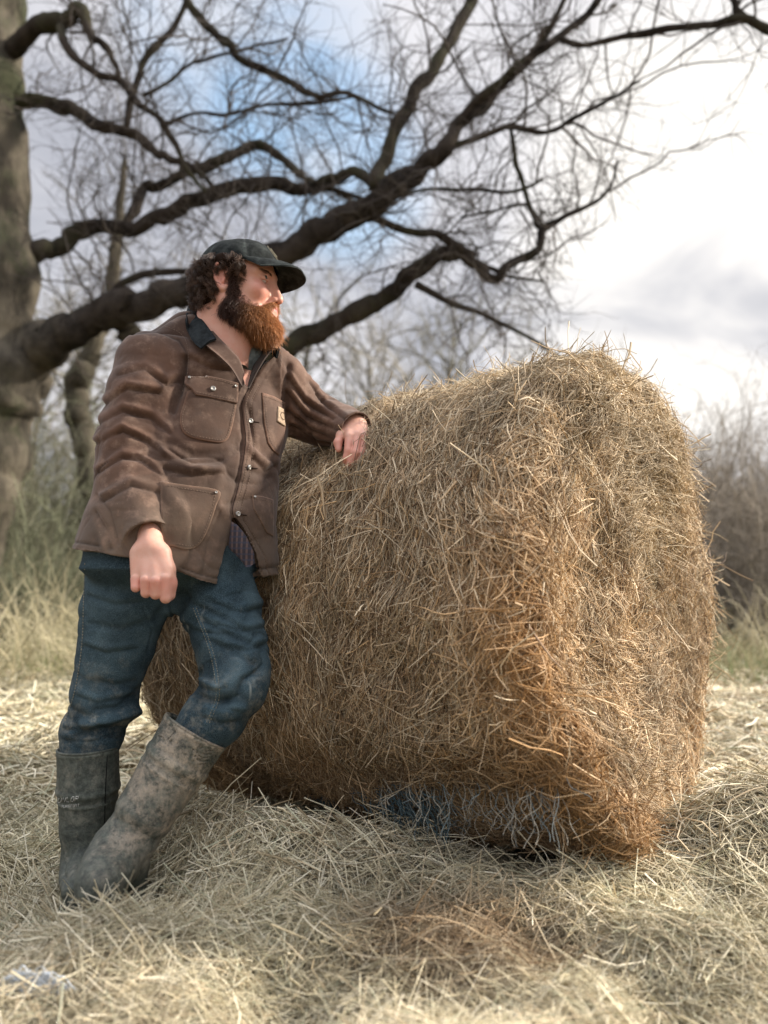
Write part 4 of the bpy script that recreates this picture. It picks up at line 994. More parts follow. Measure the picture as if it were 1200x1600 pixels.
RB, RV, RF = make_boot([P(138, 1169, 1.785), P(138, 1225, 1.785), P(137, 1290, 1.79), P(137, 1345, 1.79)], [.0665, .0655, .060, .054],
               [P(137, 1350, 1.785), P(130, 1375, 1.73), P(124, 1392, 1.665)], [.055, .046, .042], [P(140, 1370, 1.81), P(140, 1392, 1.815)], [(.004, .006, .0016), (.088, .007, .003), (.112, .003, .002)], 'upright muddy boot with worn white lettering on the shaft')
LB, LV, LF = make_boot([P(306, 1142, 1.692), P(263, 1212, 1.675), P(222, 1278, 1.652), P(187, 1332, 1.632)], [.074, .067, .062, .060],
               [P(186, 1335, 1.63), P(165, 1362, 1.575), P(152, 1384, 1.53)], [.060, .050, .046], [P(196, 1362, 1.655), P(203, 1388, 1.66)], [(.004, .006, .0016), (.072, .010, .0035), (.10, .003, .0015)], 'slanting boot caked with pale dried mud, crossed in front of the other')
RBB = bvh_of(RV, RF); LBB = bvh_of(LV, LF)
def sole(parent, heel, toe, bvh):
    heel = np.array(heel); toe = np.array(toe); d = toe-heel; Ls = np.linalg.norm(d); d /= Ls; s = np.cross(d, UP); prof = [(-.045, .0), (-.04, .030), (.0, .044), (.06, .036), (.11, .037), (.17, .047), (.22, .040), (.25, .020), (.256, 0)]
    out_ = [heel+d*a+s*b for a, b in prof]+[heel+d*a-s*b for a, b in prof[-2:0:-1]]; k = len(out_); out_ = np.array(out_); c = out_.mean(0)
    Vs = np.concatenate([out_*[1, 1, 0]+[0, 0, .050], out_*[1, 1, 0]+[0, 0, .018]]); F = [[j, (j+1) % k, k+(j+1) % k, k+j] for j in range(k)]+[list(range(k)), list(range(2*k-1, k-1, -1))]
    mesh('sole', Vs, F, M['boot'], parent, cols=np.tile([.5, .5, .5], (len(Vs), 1)), smooth=False)
sole(RB, P(140, 1392, 1.81), P(124, 1392, 1.60), RBB); sole(LB, P(203, 1388, 1.665), P(150, 1384, 1.49), LBB)
stitch('seam_ridge', [(168, 1172), (165, 1230), (163, 1300)], .0, .0014, M['boot'], RB, RBB, dash=False)
# worn lettering moulded on the shaft
M['lettering'] = simple('worn_white_lettering', (.50, .50, .46), .8, .2, .5, 500)
FONT = {'N': [[(0, 0), (0, 1), (1, 0), (1, 1)]], 'L': [[(0, 1), (0, 0), (1, 0)]], 'O': [[(.2, 0), (0, .3), (0, .7), (.2, 1), (.8, 1), (1, .7), (1, .3), (.8, 0), (.2, 0)]], 'P': [[(0, 0), (0, 1), (.8, 1), (1, .75), (.8, .5), (0, .5)]],
        'D': [[(0, 0), (0, 1), (.7, 1), (1, .65), (1, .35), (.7, 0), (0, 0)]], 'U': [[(0, 1), (0, .2), (.3, 0), (.8, 0), (1, .2), (1, 1)]], 'R': [[(0, 0), (0, 1), (.8, 1), (1, .75), (.8, .5), (0, .5)], [(.5, .5), (1, 0)]], 'C': [[(1, .85), (.7, 1), (.2, 1), (0, .7), (0, .3), (.2, 0), (.7, 0), (1, .15)]],
        'E': [[(1, 1), (0, 1), (0, 0), (1, 0)], [(0, .5), (.8, .5)]], 'F': [[(1, 1), (0, 1), (0, 0)], [(0, .5), (.8, .5)]], 'T': [[(0, 1), (1, 1)], [(.5, 1), (.5, 0)]], 'Y': [[(0, 1), (.5, .5), (1, 1)], [(.5, .5), (.5, 0)]], 'I': [[(.5, 0), (.5, 1)]], 'S': [[(1, .85), (.7, 1), (.2, 1), (0, .75), (.3, .52), (.8, .45), (1, .25), (.8, 0), (.2, 0), (0, .15)]]}
def letters(txt, x0, y0, w, h, adv, slope, r, slant=.3):
    parts = []
    for i, chh in enumerate(txt):
        for st_ in FONT.get(chh, []):
            q = []
            for a, b in st_:
                X_ = x0+i*adv+a*w+b*h*slant; hh, _ = cast(RBB, X_, y0+i*adv*slope-b*h, .0006)
                if hh is not None: q.append(hh)
            if len(q) > 1: parts.append(tube(q, r, 5))
    return parts
prt = letters('UNLOP', 90.5, 1254, 4.2, 7, 6.6, -.10, .0008)+letters('PUROFORT', 96, 1262.5, 2.3, 4.2, 3.6, -.09, .0005, .1)
Vt, Ft = join(prt); mesh('lettering', Vt, Ft, M['lettering'], RB)
# ------------------------------------------------------------------ cap
cap = None
nt_, nf_ = 96, 26
th = np.linspace(0, 2*math.pi, nt_, endpoint=False); CC = np.array([.016, 0, .043])
def crown(off=0., fr=None):
    rows = []
    for k, ph in enumerate(np.linspace(-.04, math.pi/2, nf_)):
        e = .92; c = max(math.cos(ph), 0)**e; s = math.copysign(abs(math.sin(ph))**.95, math.sin(ph))
        x = (.104+off)*c*np.cos(th); y = (.0855+off)*c*np.sin(th); zz = (.0815+off)*s+0*th
        zb = -.004+.012*np.cos(th)*(x > 0)                            # the band rises a little at the front
        z = zz+zb*(1-k/(nf_-1))
        seam = np.zeros(nt_)
        for a in np.arange(0, 6)*math.pi/3: seam += np.exp(-(((th-a+math.pi) % (2*math.pi)-math.pi)*.09*max(c, .15)/.0022)**2)
        q = np.stack([x, y, z], -1); rad = q/(np.linalg.norm(q, axis=1, keepdims=True)+1e-9)
        wob = .0028*fbm(q*22+3, 130, 2)*(1 if k > 2 else .3)
        q = q+rad*(wob-.0016*seam)[:, None]; rows.append(q+CC)
    return np.array(rows)
o1 = crown(); o2 = crown(-.003)
V = np.concatenate([o1.reshape(-1, 3), o2.reshape(-1, 3)]); F = []; m_ = nt_*nf_
for i in range(nf_-1):
    for j in range(nt_): a, b = i*nt_+j, i*nt_+(j+1) % nt_; F.append([a, b, b+nt_, a+nt_]); F.append([m_+a, m_+a+nt_, m_+b+nt_, m_+b])
for j in range(nt_): F.append([j, m_+j, m_+(j+1) % nt_, (j+1) % nt_])
F.append([(nf_-1)*nt_+j for j in range(nt_)])
rr_ = V-CC; t = 1+.3*fbm(V*35, 131, 2)
ths = np.arctan2(rr_[:, 1], rr_[:, 0])
for a in np.arange(0, 6)*math.pi/3: t += .8*np.exp(-(((ths-a+math.pi) % (2*math.pi)-math.pi)/.045)**2)*(rr_[:, 2] < .078)
cap = mesh('cap', Hd(V), F, M['cap'], man, cols=np.repeat(t[:, None], 3, 1)); cap['label'] = 'faded black baseball cap with a curved peak'
nu, nv_ = 41, 15
def brim(off):
    g_ = np.zeros((nv_, nu, 3))
    for j, u in enumerate(np.linspace(-1, 1, nu)):
        a = u*R(66); inner = np.array([CC[0]+.103*math.cos(a), .0850*math.sin(a), CC[2]-.001+.012*math.cos(a)])
        outer = np.array([.070+.119*(1-abs(u)**3.0)**.62, .083*np.sign(u)*abs(u)**.9, 0]); outer[2] = .030-.012*u*u
        if abs(u) > .999: outer = inner+np.array([.002, 0, -.004])
        for i, v in enumerate(np.linspace(0, 1, nv_)):
            p_ = inner*(1-v)+outer*v; p_[2] += .007*math.sin(v*math.pi)*(1-u*u); p_[2] += off; g_[i, j] = p_
    return g_
g1, g2 = brim(0), brim(-.0032); V = np.concatenate([g1.reshape(-1, 3), g2.reshape(-1, 3)]); m_ = nu*nv_; F = []
for i in range(nv_-1):
    for j in range(nu-1): a = i*nu+j; F.append([a, a+1, a+nu+1, a+nu]); F.append([m_+a, m_+a+nu, m_+a+nu+1, m_+a+1])
for j in range(nu-1):
    for i in (0, nv_-1): a = i*nu+j; F.append([a, m_+a, m_+a+1, a+1])
tb_ = np.ones(len(V)); vrow = np.tile(np.repeat(np.linspace(0, 1, nv_), nu), 2); tb_ += .9*sstep(.93, 1, vrow)
for c in (.2, .4, .6, .8): tb_ += .25*np.exp(-((vrow-c)/.02)**2)
mesh('peak', Hd(V), F, M['cap'], cap, cols=np.repeat(tb_[:, None], 3, 1))
bm = bmesh.new(); bmesh.ops.create_uvsphere(bm, u_segments=14, v_segments=8, radius=.006); V = np.array([v.co[:] for v in bm.verts])*[1, 1, .5]+CC+[0, 0, .0815]; F = [[v.index for v in f.verts] for f in bm.faces]; bm.free(); mesh('top_button', Hd(V), F, M['cap'], cap, cols=np.ones((len(V), 3)))
# stitched badge on the front panel
M['badge'] = simple('badge_thread', (.22, .20, .15), .8, .15, .4, 200)
def cr(a, ph, off=.0015):
    c = max(math.cos(ph), 0)**.92; s = math.sin(ph)**.95; return Hd(CC+np.array([(.104+off)*c*math.cos(a), (.0855+off)*c*math.sin(a), (.0815+off)*s+.008*(1-ph/1.57)]))
ringp = [cr(.30*math.cos(q_)+.03, .50+.27*math.sin(q_)) for q_ in np.linspace(0, 2*math.pi, 25)]; ring2 = [cr(.16*math.cos(q_)+.03, .50+.15*math.sin(q_), .002) for q_ in np.linspace(.7, 2*math.pi-.7, 18)]
V, F = join([tube(ringp, .0011, 6, False), tube(ring2, .0013, 6)]); mesh('badge', V, F, M['badge'], cap)

# ------------------------------------------------------------------ beard
bd = HeadVol((-.05, -.11, -.18), (.17, .11, .03), .003)
for s in (1, -1):
    bd.chain([(.030, s*.064, .004), (.030, s*.062, -.045), (.022, s*.056, -.080), (.060, s*.044, -.098), (.092, s*.018, -.108)], [.008, .011, .018, .022, .022], .02)
    bd.chain([(.055, s*.050, -.076), (.085, s*.036, -.086), (.098, s*.022, -.088)], [.012, .012, .009], .012)
    bd.chain([(.1185, s*.005, -.0530), (.1125, s*.019, -.0570), (.1030, s*.030, -.0690), (.100, s*.028, -.085)], [.0042, .0054, .0062, .010], .004)
bd.chain([(.060, 0, -.118), (.092, 0, -.112), (.104, 0, -.120)], [.024, .026, .018], .02)
Vd, Fd = bd.mesh(); Vd = smooth_mesh(Vd, Fd, 2); nd = vnorm(Vd, Fd)
def beard_col(V, n_):
    g_ = sstep(.035, .115, V[:, 0]+.25*np.clip(-.085-V[:, 2], 0, .06))
    c = np.array([.060, .027, .016])*(1-g_[:, None])+np.array([.50, .225, .085])*g_[:, None]
    return c*rng.uniform(.6, 1.35, n_)[:, None]
beard = mesh('beard', Hd(Vd), Fd, M['beardbase'], man, cols=beard_col(Vd, len(Vd))*.35)
# mask of bristles thinning on the cheek
def pick(V, n, N_, mask=None):
    w_ = np.ones(len(V)) if mask is None else mask; i = rng.choice(len(V), n, p=w_/w_.sum()); return V[i]+rng.normal(0, .0009, (n, 3)), N_[i]
ex = (Vd[:, 2] < .012); Rt, Rn = pick(Vd, 20000, nd, ex*1.0)
hn = vnorm(Vh, Fh); xx, zz_ = Vh[:, 0], Vh[:, 2]; line = np.interp(xx, [.02, .045, .055, .075, .098, .112], [.01, .002, -.045, -.064, -.066, -.060])
ck = sstep(.010, -.012, zz_-line)*(xx > .02)*(np.abs(Vh[:, 1]) > .02)*(zz_ > -.12)
R2t, R2n = pick(Vh, 3200, hn, ck+1e-9); nb = len(Rt)
rt = np.concatenate([Rt, R2t]); rn = np.concatenate([Rn, R2n]); n_ = len(rt); cheek = np.arange(n_) >= nb
fwd = sstep(.04, .12, rt[:, 0]); ln = np.where(cheek, rng.uniform(.006, .013, n_), rng.uniform(.008, .0165, n_)*(1+.4*fwd)); mou = (~cheek) & (rt[:, 2] > -.072) & (rt[:, 0] > .09); ln = np.where(mou, ln*.42, ln)
ln = np.where((rt[:, 2] > -.05) & ~mou, ln*.55, ln); ln = np.where(rng.random(n_) < .05, ln*1.7, ln)
dr = rn*.75+np.array([0, 0, -1.])*.85+np.array([1., 0, 0])*.35*fwd[:, None]+rng.normal(0, .22, (n_, 3)); dr /= np.linalg.norm(dr, axis=1, keepdims=True)
K = 6; s = np.linspace(0, 1, K)[None, :, None]; pr = np.cross(dr, rng.normal(size=(n_, 3))); pr /= np.linalg.norm(pr, axis=1, keepdims=True); ph = rng.uniform(0, 6.28, n_)[:, None, None]
pts = rt[:, None]+dr[:, None]*s*ln[:, None, None]+pr[:, None]*(np.sin(s*5.5+ph)-np.sin(ph))*.0017+np.array([0, 0, -1.])*(s**2)*(ln*.22)[:, None, None]
V, F, C = strands(pts, np.full(n_, .00036)*rng.uniform(.7, 1.3, n_), beard_col(rt, n_), 3, .35)
o = mesh('beard_hairs', Hd(V), F, M['hair'], beard, cols=C); o['kind'] = 'stuff'

# ------------------------------------------------------------------ hair
hb = HeadVol((-.14, -.13, -.12), (.08, .13, .08), .003)
hb.ell((-.036, 0, .012), (.056, .080, .056), .02); hb.ell((-.038, 0, -.036), (.048, .070, .044), .02)
for s in (1, -1):
    hb.chain([(-.035, s*.070, .035), (.008, s*.074, .040), (.036, s*.070, .030), (.052, s*.064, .024)], [.020, .016, .015, .010], .012)
    hb.chain([(-.030, s*.070, .01), (-.035, s*.066, -.035)], [.016, .020], .015)
    hb.cone((.036, s*.068, .030), (.034, s*.066, -.002), .011, .008, .01)
Vx, Fx = hb.mesh(); Vx = smooth_mesh(Vx, Fx, 2); nx_ = vnorm(Vx, Fx); Vx2 = Vx+nx_*(.004*fbm(Vx*55, 140, 2))[:, None]
hair = mesh('hair', Hd(Vx2), Fx, M['hairbase'], man)
msk = ((Vx[:, 2] < np.where(Vx[:, 0] > -.02, .050, .042))*1.0); ctr = 420
Cc, Cn = pick(Vx, ctr, nx_, msk)                                # lock centres; hairs of one lock curl together
per = 20; K = 18; locks = []; cols_ = []
for i in range(ctr):
    c = Cc[i]; nn_ = Cn[i]; front = c[0] > 0; Lk = rng.uniform(.030, .055)*(.75 if front else 1); turns = rng.uniform(.5, 1.7); rad = rng.uniform(.002, .0065); ph = rng.uniform(0, 6.28)
    d = nn_*.35+np.array([-.25 if not front else .15, 0, -1.])*.9+rng.normal(0, .30, 3); d /= np.linalg.norm(d); a1 = np.cross(d, nn_); a1 /= np.linalg.norm(a1)+1e-9; a2 = np.cross(d, a1)
    start = c+np.array([0, 0, .006]); s = np.linspace(0, 1, K)
    hang = np.exp(-2.0*s)[:, None]
    ang = ph+turns*2*math.pi*s
    core = start+d*(s[:, None]*Lk*.62)+nn_*(.001+.003*np.sin(s*3.1))[:, None]
    for k in range(per):
        o_ = rng.normal(0, .0030, 3); rk = rad*rng.uniform(.8, 1.2)*(.5+.8*s); da = rng.normal(0, .4)
        locks.append(core+o_+a1*(np.cos(ang+da)*rk)[:, None]+a2*(np.sin(ang+da)*rk)[:, None]+rng.normal(0, .0002, (K, 3)))
    b_ = rng.uniform(.6, 1.6); base_ = np.array([.066, .037, .023])*b_; cols_ += [base_*rng.uniform(.6, 1.5) for _ in range(per)]
pts = np.array(locks); n_ = len(pts)
V, F, C = strands(pts, np.full(n_, .00038)*rng.uniform(.8, 1.3, n_), np.array(cols_), 3, .5)
o = mesh('curls', Hd(V), F, M['hair'], hair, cols=C); o['kind'] = 'stuff'
# brows
br = []; 
for s in (1, -1):
    for _ in range(130):
        u = rng.uniform(0, 1); b0 = np.array([.1085-.016*u**1.5, s*(.016+.034*u), .0195+.004*math.sin(u*2.6)])+rng.normal(0, .0011, 3); d = np.array([.1-.35*u, s*.9, .25-.5*u]); br.append([b0+d*q_*.009+np.array([.002, 0, 0])*math.sin(q_*3) for q_ in np.linspace(0, 1, 4)])
V, F, C = strands(np.array(br), np.full(len(br), .0005), np.tile([.06, .03, .018], (len(br), 1)), 3, .3); o = mesh('eyebrow_hairs', Hd(V), F, M['hair'], hair, cols=C); o['kind'] = 'stuff'
# ------------------------------------------------------------------ trees and hedges
def f_bark(lo, hi, moss):
    def f(t, p):
        g = G(t); n = g.noise(3.2, 6, .7, scale=(1, 1, .5)); c = g.mix(g.rng(n, .35, .65), lo, hi)
        c = g.mix(g.rng(g.noise(1.1, 4, .7), .48, .66, 0, .75), c, moss); g.l(c, p.inputs['Base Color']); p.inputs['Roughness'].default_value = .95; p.inputs['Specular IOR Level'].default_value = .08
        g.bump(p, g.noise(14, 5, .8, scale=(1, 1, .35)), 1.0, .03)
    return f
M['bark'] = material('oak_bark', f_bark((.020, .017, .015), (.060, .050, .042), (.060, .062, .034)))
M['trunkbark'] = material('mossy_trunk_bark', f_bark((.045, .040, .033), (.15, .132, .102), (.060, .072, .040)))
def f_limb(t, p):
    g = G(t); n = g.noise(3.2, 6, .7); a = g.mix(g.rng(n, .35, .65), (.020, .017, .015), (.060, .050, .042)); b = g.mix(g.rng(n, .35, .65), (.045, .040, .033), (.15, .132, .102))
    sp = g.n('ShaderNodeSeparateXYZ'); g.l(g.obj(), sp.inputs[0]); g.l(g.mix(g.rng(g.mul(sp.outputs[0], g.mul(n, .5), 'ADD'), -3.1, -2.35), b, a), p.inputs['Base Color'])
    p.inputs['Roughness'].default_value = .95; p.inputs['Specular IOR Level'].default_value = .08; g.bump(p, g.noise(14, 5, .8), 1.0, .03)
M['limbbark'] = material('limb_bark', f_limb)
M['twig'] = simple('twig_bark', (.085, .074, .066), .9, .1, .3, 3)
M['fartwig'] = tinted('far_twig', .95, .05)
def grow(st, d, ln, K, wander, up, seed=None):
    n = len(st); p = np.empty((n, K, 3)); p[:, 0] = st; d = d/np.linalg.norm(d, axis=1, keepdims=True); step = (ln/(K-1))[:, None]
    for k in range(1, K):
        d = d+rng.normal(0, wander, (n, 3))+np.array([0, 0, up]); d /= np.linalg.norm(d, axis=1, keepdims=True); p[:, k] = p[:, k-1]+d*step
    return p
def children(par, prad, n, lo=.25, hi=1.0, spread=.9):
    m, K, _ = par.shape; i = rng.integers(0, m, n); s = rng.uniform(lo, hi, n)*(K-1); k = np.minimum(s.astype(int), K-2); f = (s-k)[:, None]
    st = par[i, k]*(1-f)+par[i, k+1]*f; t = par[i, k+1]-par[i, k]; t /= np.linalg.norm(t, axis=1, keepdims=True)+1e-9
    d = t+rng.normal(0, spread, (n, 3)); return st, d, prad[i]
def px_limb(pts, wob=.5):
    a = np.array([list(P(p[0], p[1], p[3]))+[p[2]*p[3]/1200] for p in pts]); c = catmull(a, 7); c[:, 3] = np.clip(c[:, 3], .003, 9)
    q = c[:, :3]; k = np.arange(len(q))[:, None]*.33+rng.uniform(0, 99)
    q = q+wob*c[:, 3:4]*np.concatenate([vnoise(np.concatenate([k, 0*k, 0*k+i], 1), 150)[:, None] for i in range(3)], 1)
    rr = c[:, 3]*(1+.16*vnoise(np.concatenate([k*1.7, 0*k, 0*k], 1), 151)); return q, rr
oak = empty('oak_tree', tuple(P(-15, 1010, 7.0)*[1, 1, 0])); tag(oak, 'huge bare oak at the left edge with crooked limbs reaching across the whole sky', 'tree')
tq, tr = px_limb([(-110, 1060, 100, 7), (-98, 960, 88, 7), (-72, 800, 82, 7), (-42, 680, 80, 7), (-18, 590, 82, 7), (-10, 500, 72, 7), (-12, 380, 60, 7), (-16, 200, 56, 7), (-14, 60, 54, 7), (-10, -60, 46, 7), (0, -260, 34, 7), (10, -480, 20, 7)], .08)
V, F = tube(tq, tr, 28); V = V+(.016*fbm(V*[9, 9, 1.2], 152, 3))[:, None]*np.array([1, 1, 0]); mesh('trunk', V, F, M['trunkbark'], oak)
LIMBS = [
 [(-20, 660, 46, 7.25), (20, 604, 46, 7.18), (60, 560, 40, 7.0), (100, 525, 29, 6.75), (140, 505, 25, 6.7), (200, 478, 25, 6.6), (260, 462, 23, 6.5), (330, 442, 22, 6.45), (400, 412, 21, 6.4), (460, 380, 21, 6.3), (515, 352, 21, 6.3), (565, 332, 20, 6.2), (605, 300, 19, 6.1), (645, 270, 16, 6.1), (690, 235, 14, 6), (730, 185, 12, 6), (770, 145, 10, 6), (820, 95, 9, 5.9), (880, 55, 7, 5.9), (930, 8, 6, 5.9), (960, -60, 4, 5.9)],
 [(165, 490, 16, 6.72), (200, 512, 18, 6.75), (238, 552, 19, 6.8), (290, 585, 19, 6.82), (340, 588, 18, 6.8), (400, 570, 17, 6.8), (455, 540, 17, 6.7), (510, 512, 16, 6.7), (565, 485, 15, 6.6), (620, 447, 14, 6.5), (668, 412, 13, 6.4), (700, 396, 12, 6.4), (738, 406, 9, 6.3), (768, 436, 8, 6.3), (800, 412, 7, 6.3), (838, 390, 7, 6.2), (852, 356, 6, 6.2), (900, 330, 4, 6.2), (950, 300, 3, 6.2), (965, 250, 2, 6.2)],
 [(10, 415, 20, 7), (60, 395, 15, 7.1), (105, 376, 14, 7.2), (140, 355, 13, 7.2), (208, 357, 12, 7.2), (260, 331, 13, 7.1), (300, 313, 12, 7), (360, 296, 12, 6.9), (420, 287, 12, 6.7), (468, 295, 9, 6.6), (520, 280, 9, 6.4), (556, 268, 9, 6.3), (600, 296, 11, 6.1)],
 [(195, 355, 8, 7.2), (215, 320, 9, 7.3), (228, 292, 9, 7.4), (262, 287, 8, 7.4), (310, 265, 9, 7.4), (352, 248, 9, 7.4), (402, 228, 8, 7.3), (440, 245, 7, 7.3), (480, 282, 5, 7.3), (530, 300, 4, 7.2), (580, 340, 3, 7.2)],
 [(592, 300, 13, 6.15), (598, 245, 12, 6.2), (622, 188, 11, 6.3), (660, 130, 11, 6.4), (698, 75, 10, 6.5), (735, 0, 10, 6.6), (760, -90, 7, 6.6)],
 [(0, 150, 16, 7), (45, 157, 13, 7), (90, 160, 12, 7), (130, 185, 11, 6.9), (170, 200, 10, 6.8), (212, 212, 9, 6.8), (238, 238, 7, 6.7), (262, 246, 6, 6.7), (302, 262, 5, 6.7), (340, 300, 3, 6.7)],
 [(0, 95, 18, 7), (35, 62, 15, 6.8), (65, 38, 15, 6.6), (100, 28, 13, 6.5), (130, 16, 11, 6.5), (142, 55, 7, 6.4), (165, 72, 6, 6.4), (180, 100, 5, 6.4), (188, 130, 4, 6.4)],
 [(90, 35, 8, 6.5), (108, 80, 7, 6.4), (150, 115, 6, 6.4), (190, 130, 6, 6.4), (213, 160, 5, 6.3), (250, 185, 5, 6.3), (272, 222, 5, 6.3), (290, 262, 4, 6.3), (322, 300, 3, 6.3)],
 [(195, 205, 6, 6.8), (205, 150, 6, 6.8), (220, 110, 6, 6.8), (246, 70, 6, 6.8), (282, 20, 5, 6.8), (305, -40, 4, 6.8)],
 [(275, -40, 7, 6.3), (295, 5, 7, 6.3), (322, 38, 7, 6.3), (350, 65, 7, 6.3), (382, 95, 6, 6.3), (430, 115, 6, 6.3), (468, 138, 6, 6.3), (495, 150, 5, 6.3), (540, 145, 4, 6.3), (600, 172, 3, 6.3), (640, 190, 2, 6.3)],
 [(222, 152, 4, 6.9), (262, 130, 3, 6.9), (290, 105, 3, 6.9), (315, 94, 3, 6.9), (380, 78, 2.5, 6.9), (450, 60, 2, 6.9)],
 [(872, 60, 5, 5.9), (920, 70, 5, 5.8), (1000, 50, 6, 5.7), (1100, 40, 6, 5.6), (1158, 30, 8, 5.5), (1200, 46, 8, 5.5), (1260, 70, 6, 5.5)],
 [(1160, 32, 7, 5.5), (1145, 0, 6, 5.5), (1120, -60, 5, 5.5)],
 [(692, 235, 6, 6), (760, 210, 5, 6), (800, 199, 5, 6), (850, 206, 4, 6), (900, 185, 4, 6), (960, 150, 3, 6), (1000, 125, 2, 6)],
 [(648, 443, 6, 6.5), (700, 470, 5, 6.5), (760, 495, 4, 6.6), (830, 530, 3, 6.6), (895, 572, 2, 6.6)],
 [(580, 340, 7, 6.2), (640, 360, 6, 6.3), (700, 374, 7, 6.3), (742, 406, 8, 6.3)],
 [(798, 200, 3.5, 6), (806, 250, 4, 6.1), (820, 300, 4, 6.1), (836, 345, 4, 6.2), (850, 362, 4, 6.2)],
 [(250, 200, 4, 6.6), (300, 178, 3, 6.6), (360, 178, 3, 6.6), (420, 165, 3, 6.6), (500, 160, 3, 6.6), (560, 150, 2, 6.6)],
 [(560, 330, 4, 6.2), (640, 300, 3, 6.1), (720, 296, 3, 6.1), (800, 300, 3, 6.1), (850, 280, 2, 6.1)],
 [(60, 520, 8, 6.9), (120, 490, 7, 7), (165, 465, 6, 7.1), (215, 430, 6, 7.1), (300, 425, 5, 7.1)],
 [(690, 235, 5, 6.0), (740, 160, 6, 5.95), (790, 120, 6, 5.9), (850, 60, 5, 5.9), (890, -20, 4, 5.9)],
 [(500, 292, 5, 6.5), (560, 310, 4, 6.5), (590, 325, 5, 6.3)],
 [(740, 408, 5, 6.3), (790, 430, 3, 6.3), (850, 440, 2, 6.3)], [(852, 356, 3, 6.2), (820, 320, 2.5, 6.2), (770, 330, 2, 6.2), (720, 340, 2, 6.2)],
]
LP = []; LR = []
for lm in LIMBS:
    q, r_ = px_limb(lm); V, F = tube(q, r_, 12); mesh('limb', V, F, M['limbbark'] if lm is LIMBS[0] else M['bark'], oak)
    k = np.linspace(0, len(q)-1, 24); LP.append(np.stack([np.interp(k, np.arange(len(q)), q[:, i]) for i in range(3)], 1)); LR.append(r_[len(r_)//2])
LP = np.array(LP); LR = np.array(LR)
lenw = np.array([np.linalg.norm(np.diff(a, axis=0), axis=1).sum() for a in LP])
idx = rng.choice(len(LP), 330, p=lenw/lenw.sum()); par = LP[idx]
s_ = rng.uniform(.12, 1, len(idx))*22; k = s_.astype(int); f_ = (s_-k)[:, None]; ar = np.arange(len(idx)); st = par[ar, k]*(1-f_)+par[ar, np.minimum(k+1, 23)]*f_; tt = par[ar, np.minimum(k+1, 23)]-par[ar, k]; tt /= np.linalg.norm(tt, axis=1, keepdims=True)+1e-9
d1 = tt*.55+rng.normal(0, .75, st.shape)+np.array([0, 0, .25])
l1 = grow(st, d1, rng.uniform(.4, 1.25, len(st)), 9, .26, .02); r1 = np.full(len(l1), .0075)*rng.uniform(.6, 1.5, len(l1))
s2, d2, _ = children(l1, r1, 1500, .15, 1); l2 = grow(s2, d2, rng.uniform(.22, .75, len(s2)), 7, .24, .02); r2 = np.full(len(l2), .0034)*rng.uniform(.7, 1.4, len(l2))
s3, d3, _ = children(l2, r2, 5200, .1, 1); l3 = grow(s3, d3, rng.uniform(.10, .38, len(s3)), 5, .22, .03); r3 = np.full(len(l3), .0018)*rng.uniform(.7, 1.4, len(l3))
Vs = []; Fs = []; o_ = 0
for a, b in ((l1, r1), (l2, r2), (l3, r3)):
    V, F, _ = strands(a, b, None, 4 if a is l1 else 3, .35); Vs.append(V); Fs.append(F+o_); o_ += len(V)
o = mesh('crown', np.concatenate(Vs), np.concatenate(Fs), M['twig'], oak); o['kind'] = 'stuff'

ORD = ['first', 'second', 'third', 'fourth', 'fifth', 'sixth', 'seventh', 'eighth', 'ninth', 'tenth', 'eleventh', 'twelfth', 'thirteenth', 'fourteenth']
def bare_tree(px, Y, hpx, wpx, n, col, label, lean=0, trunk=1.0, group='bare trees standing beyond the field', density=1.0, path=None):
    base = P(px, 900, Y)*np.array([1, 1, 0]); base[2] = float(ground_h(base[0], base[1]))-.05; H = (900-hpx)*Y/1200+CAMZ
    root = empty('bare_tree', tuple(base)); tag(root, label, 'tree', group); wd = wpx*Y/1200
    K = 9; z = np.linspace(0, 1, K); tp = base+np.stack([lean*wd*z+.05*H*vnoise(np.stack([z*3+px, 0*z, 0*z], -1), 3), .03*H*vnoise(np.stack([z*3+px, 0*z+4, 0*z], -1), 3), z*H*.86], -1)
    r0 = trunk*H*.016; V, F = tube(tp, r0*(1-.82*z), 10)
    if path: tq_, tr_ = px_limb(path); V, F = tube(tq_, tr_, 14); r0 = .05; kk = np.linspace(8, len(tq_)-1, K); tp = np.stack([np.interp(kk, np.arange(len(tq_)), tq_[:, i]) for i in range(3)], 1)
    mesh('trunk', V, F, M['farbark'], root)
    st, d, _ = children(tp[None], np.array([r0]), n, .22, 1, .8); d[:, 2] = np.abs(d[:, 2])*.7+.25; d[:, :2] *= 1.25
    a = grow(st, d, rng.uniform(.5, 1.1, n)*wd*.62, 9, .16, .03); ra = np.full(n, r0*.22)
    s, d, _ = children(a, ra, int(n*6*density), .15, 1, .6); b = grow(s, d, rng.uniform(.2, .55, len(s))*wd*.45, 6, .2, .03); rb = np.full(len(b), max(r0*.08, .0035))
    s, d, _ = children(b, rb, int(n*20*density), .1, 1, .6); c = grow(s, d, rng.uniform(.12, .4, len(s))*wd*.30, 4, .2, .02); rc = np.full(len(c), max(r0*.035, Y*.00030))
    Vs = []; Fs = []; Cs = []; o_ = 0
    for q, r_ in ((a, ra), (b, rb), (c, rc)):
        V, F, C = strands(q, r_*rng.uniform(.7, 1.3, len(r_)), np.array(col)*rng.uniform(.7, 1.3, (len(q), 1)), 3, .35); Vs.append(V); Fs.append(F+o_); o_ += len(V); Cs.append(C)
    o = mesh('crown', np.concatenate(Vs), np.concatenate(Fs), M['fartwig'], root, cols=np.concatenate(Cs)); o['kind'] = 'stuff'
M['farbark'] = simple('grey_bark', (.095, .085, .065), .95, .05, .35, 2)
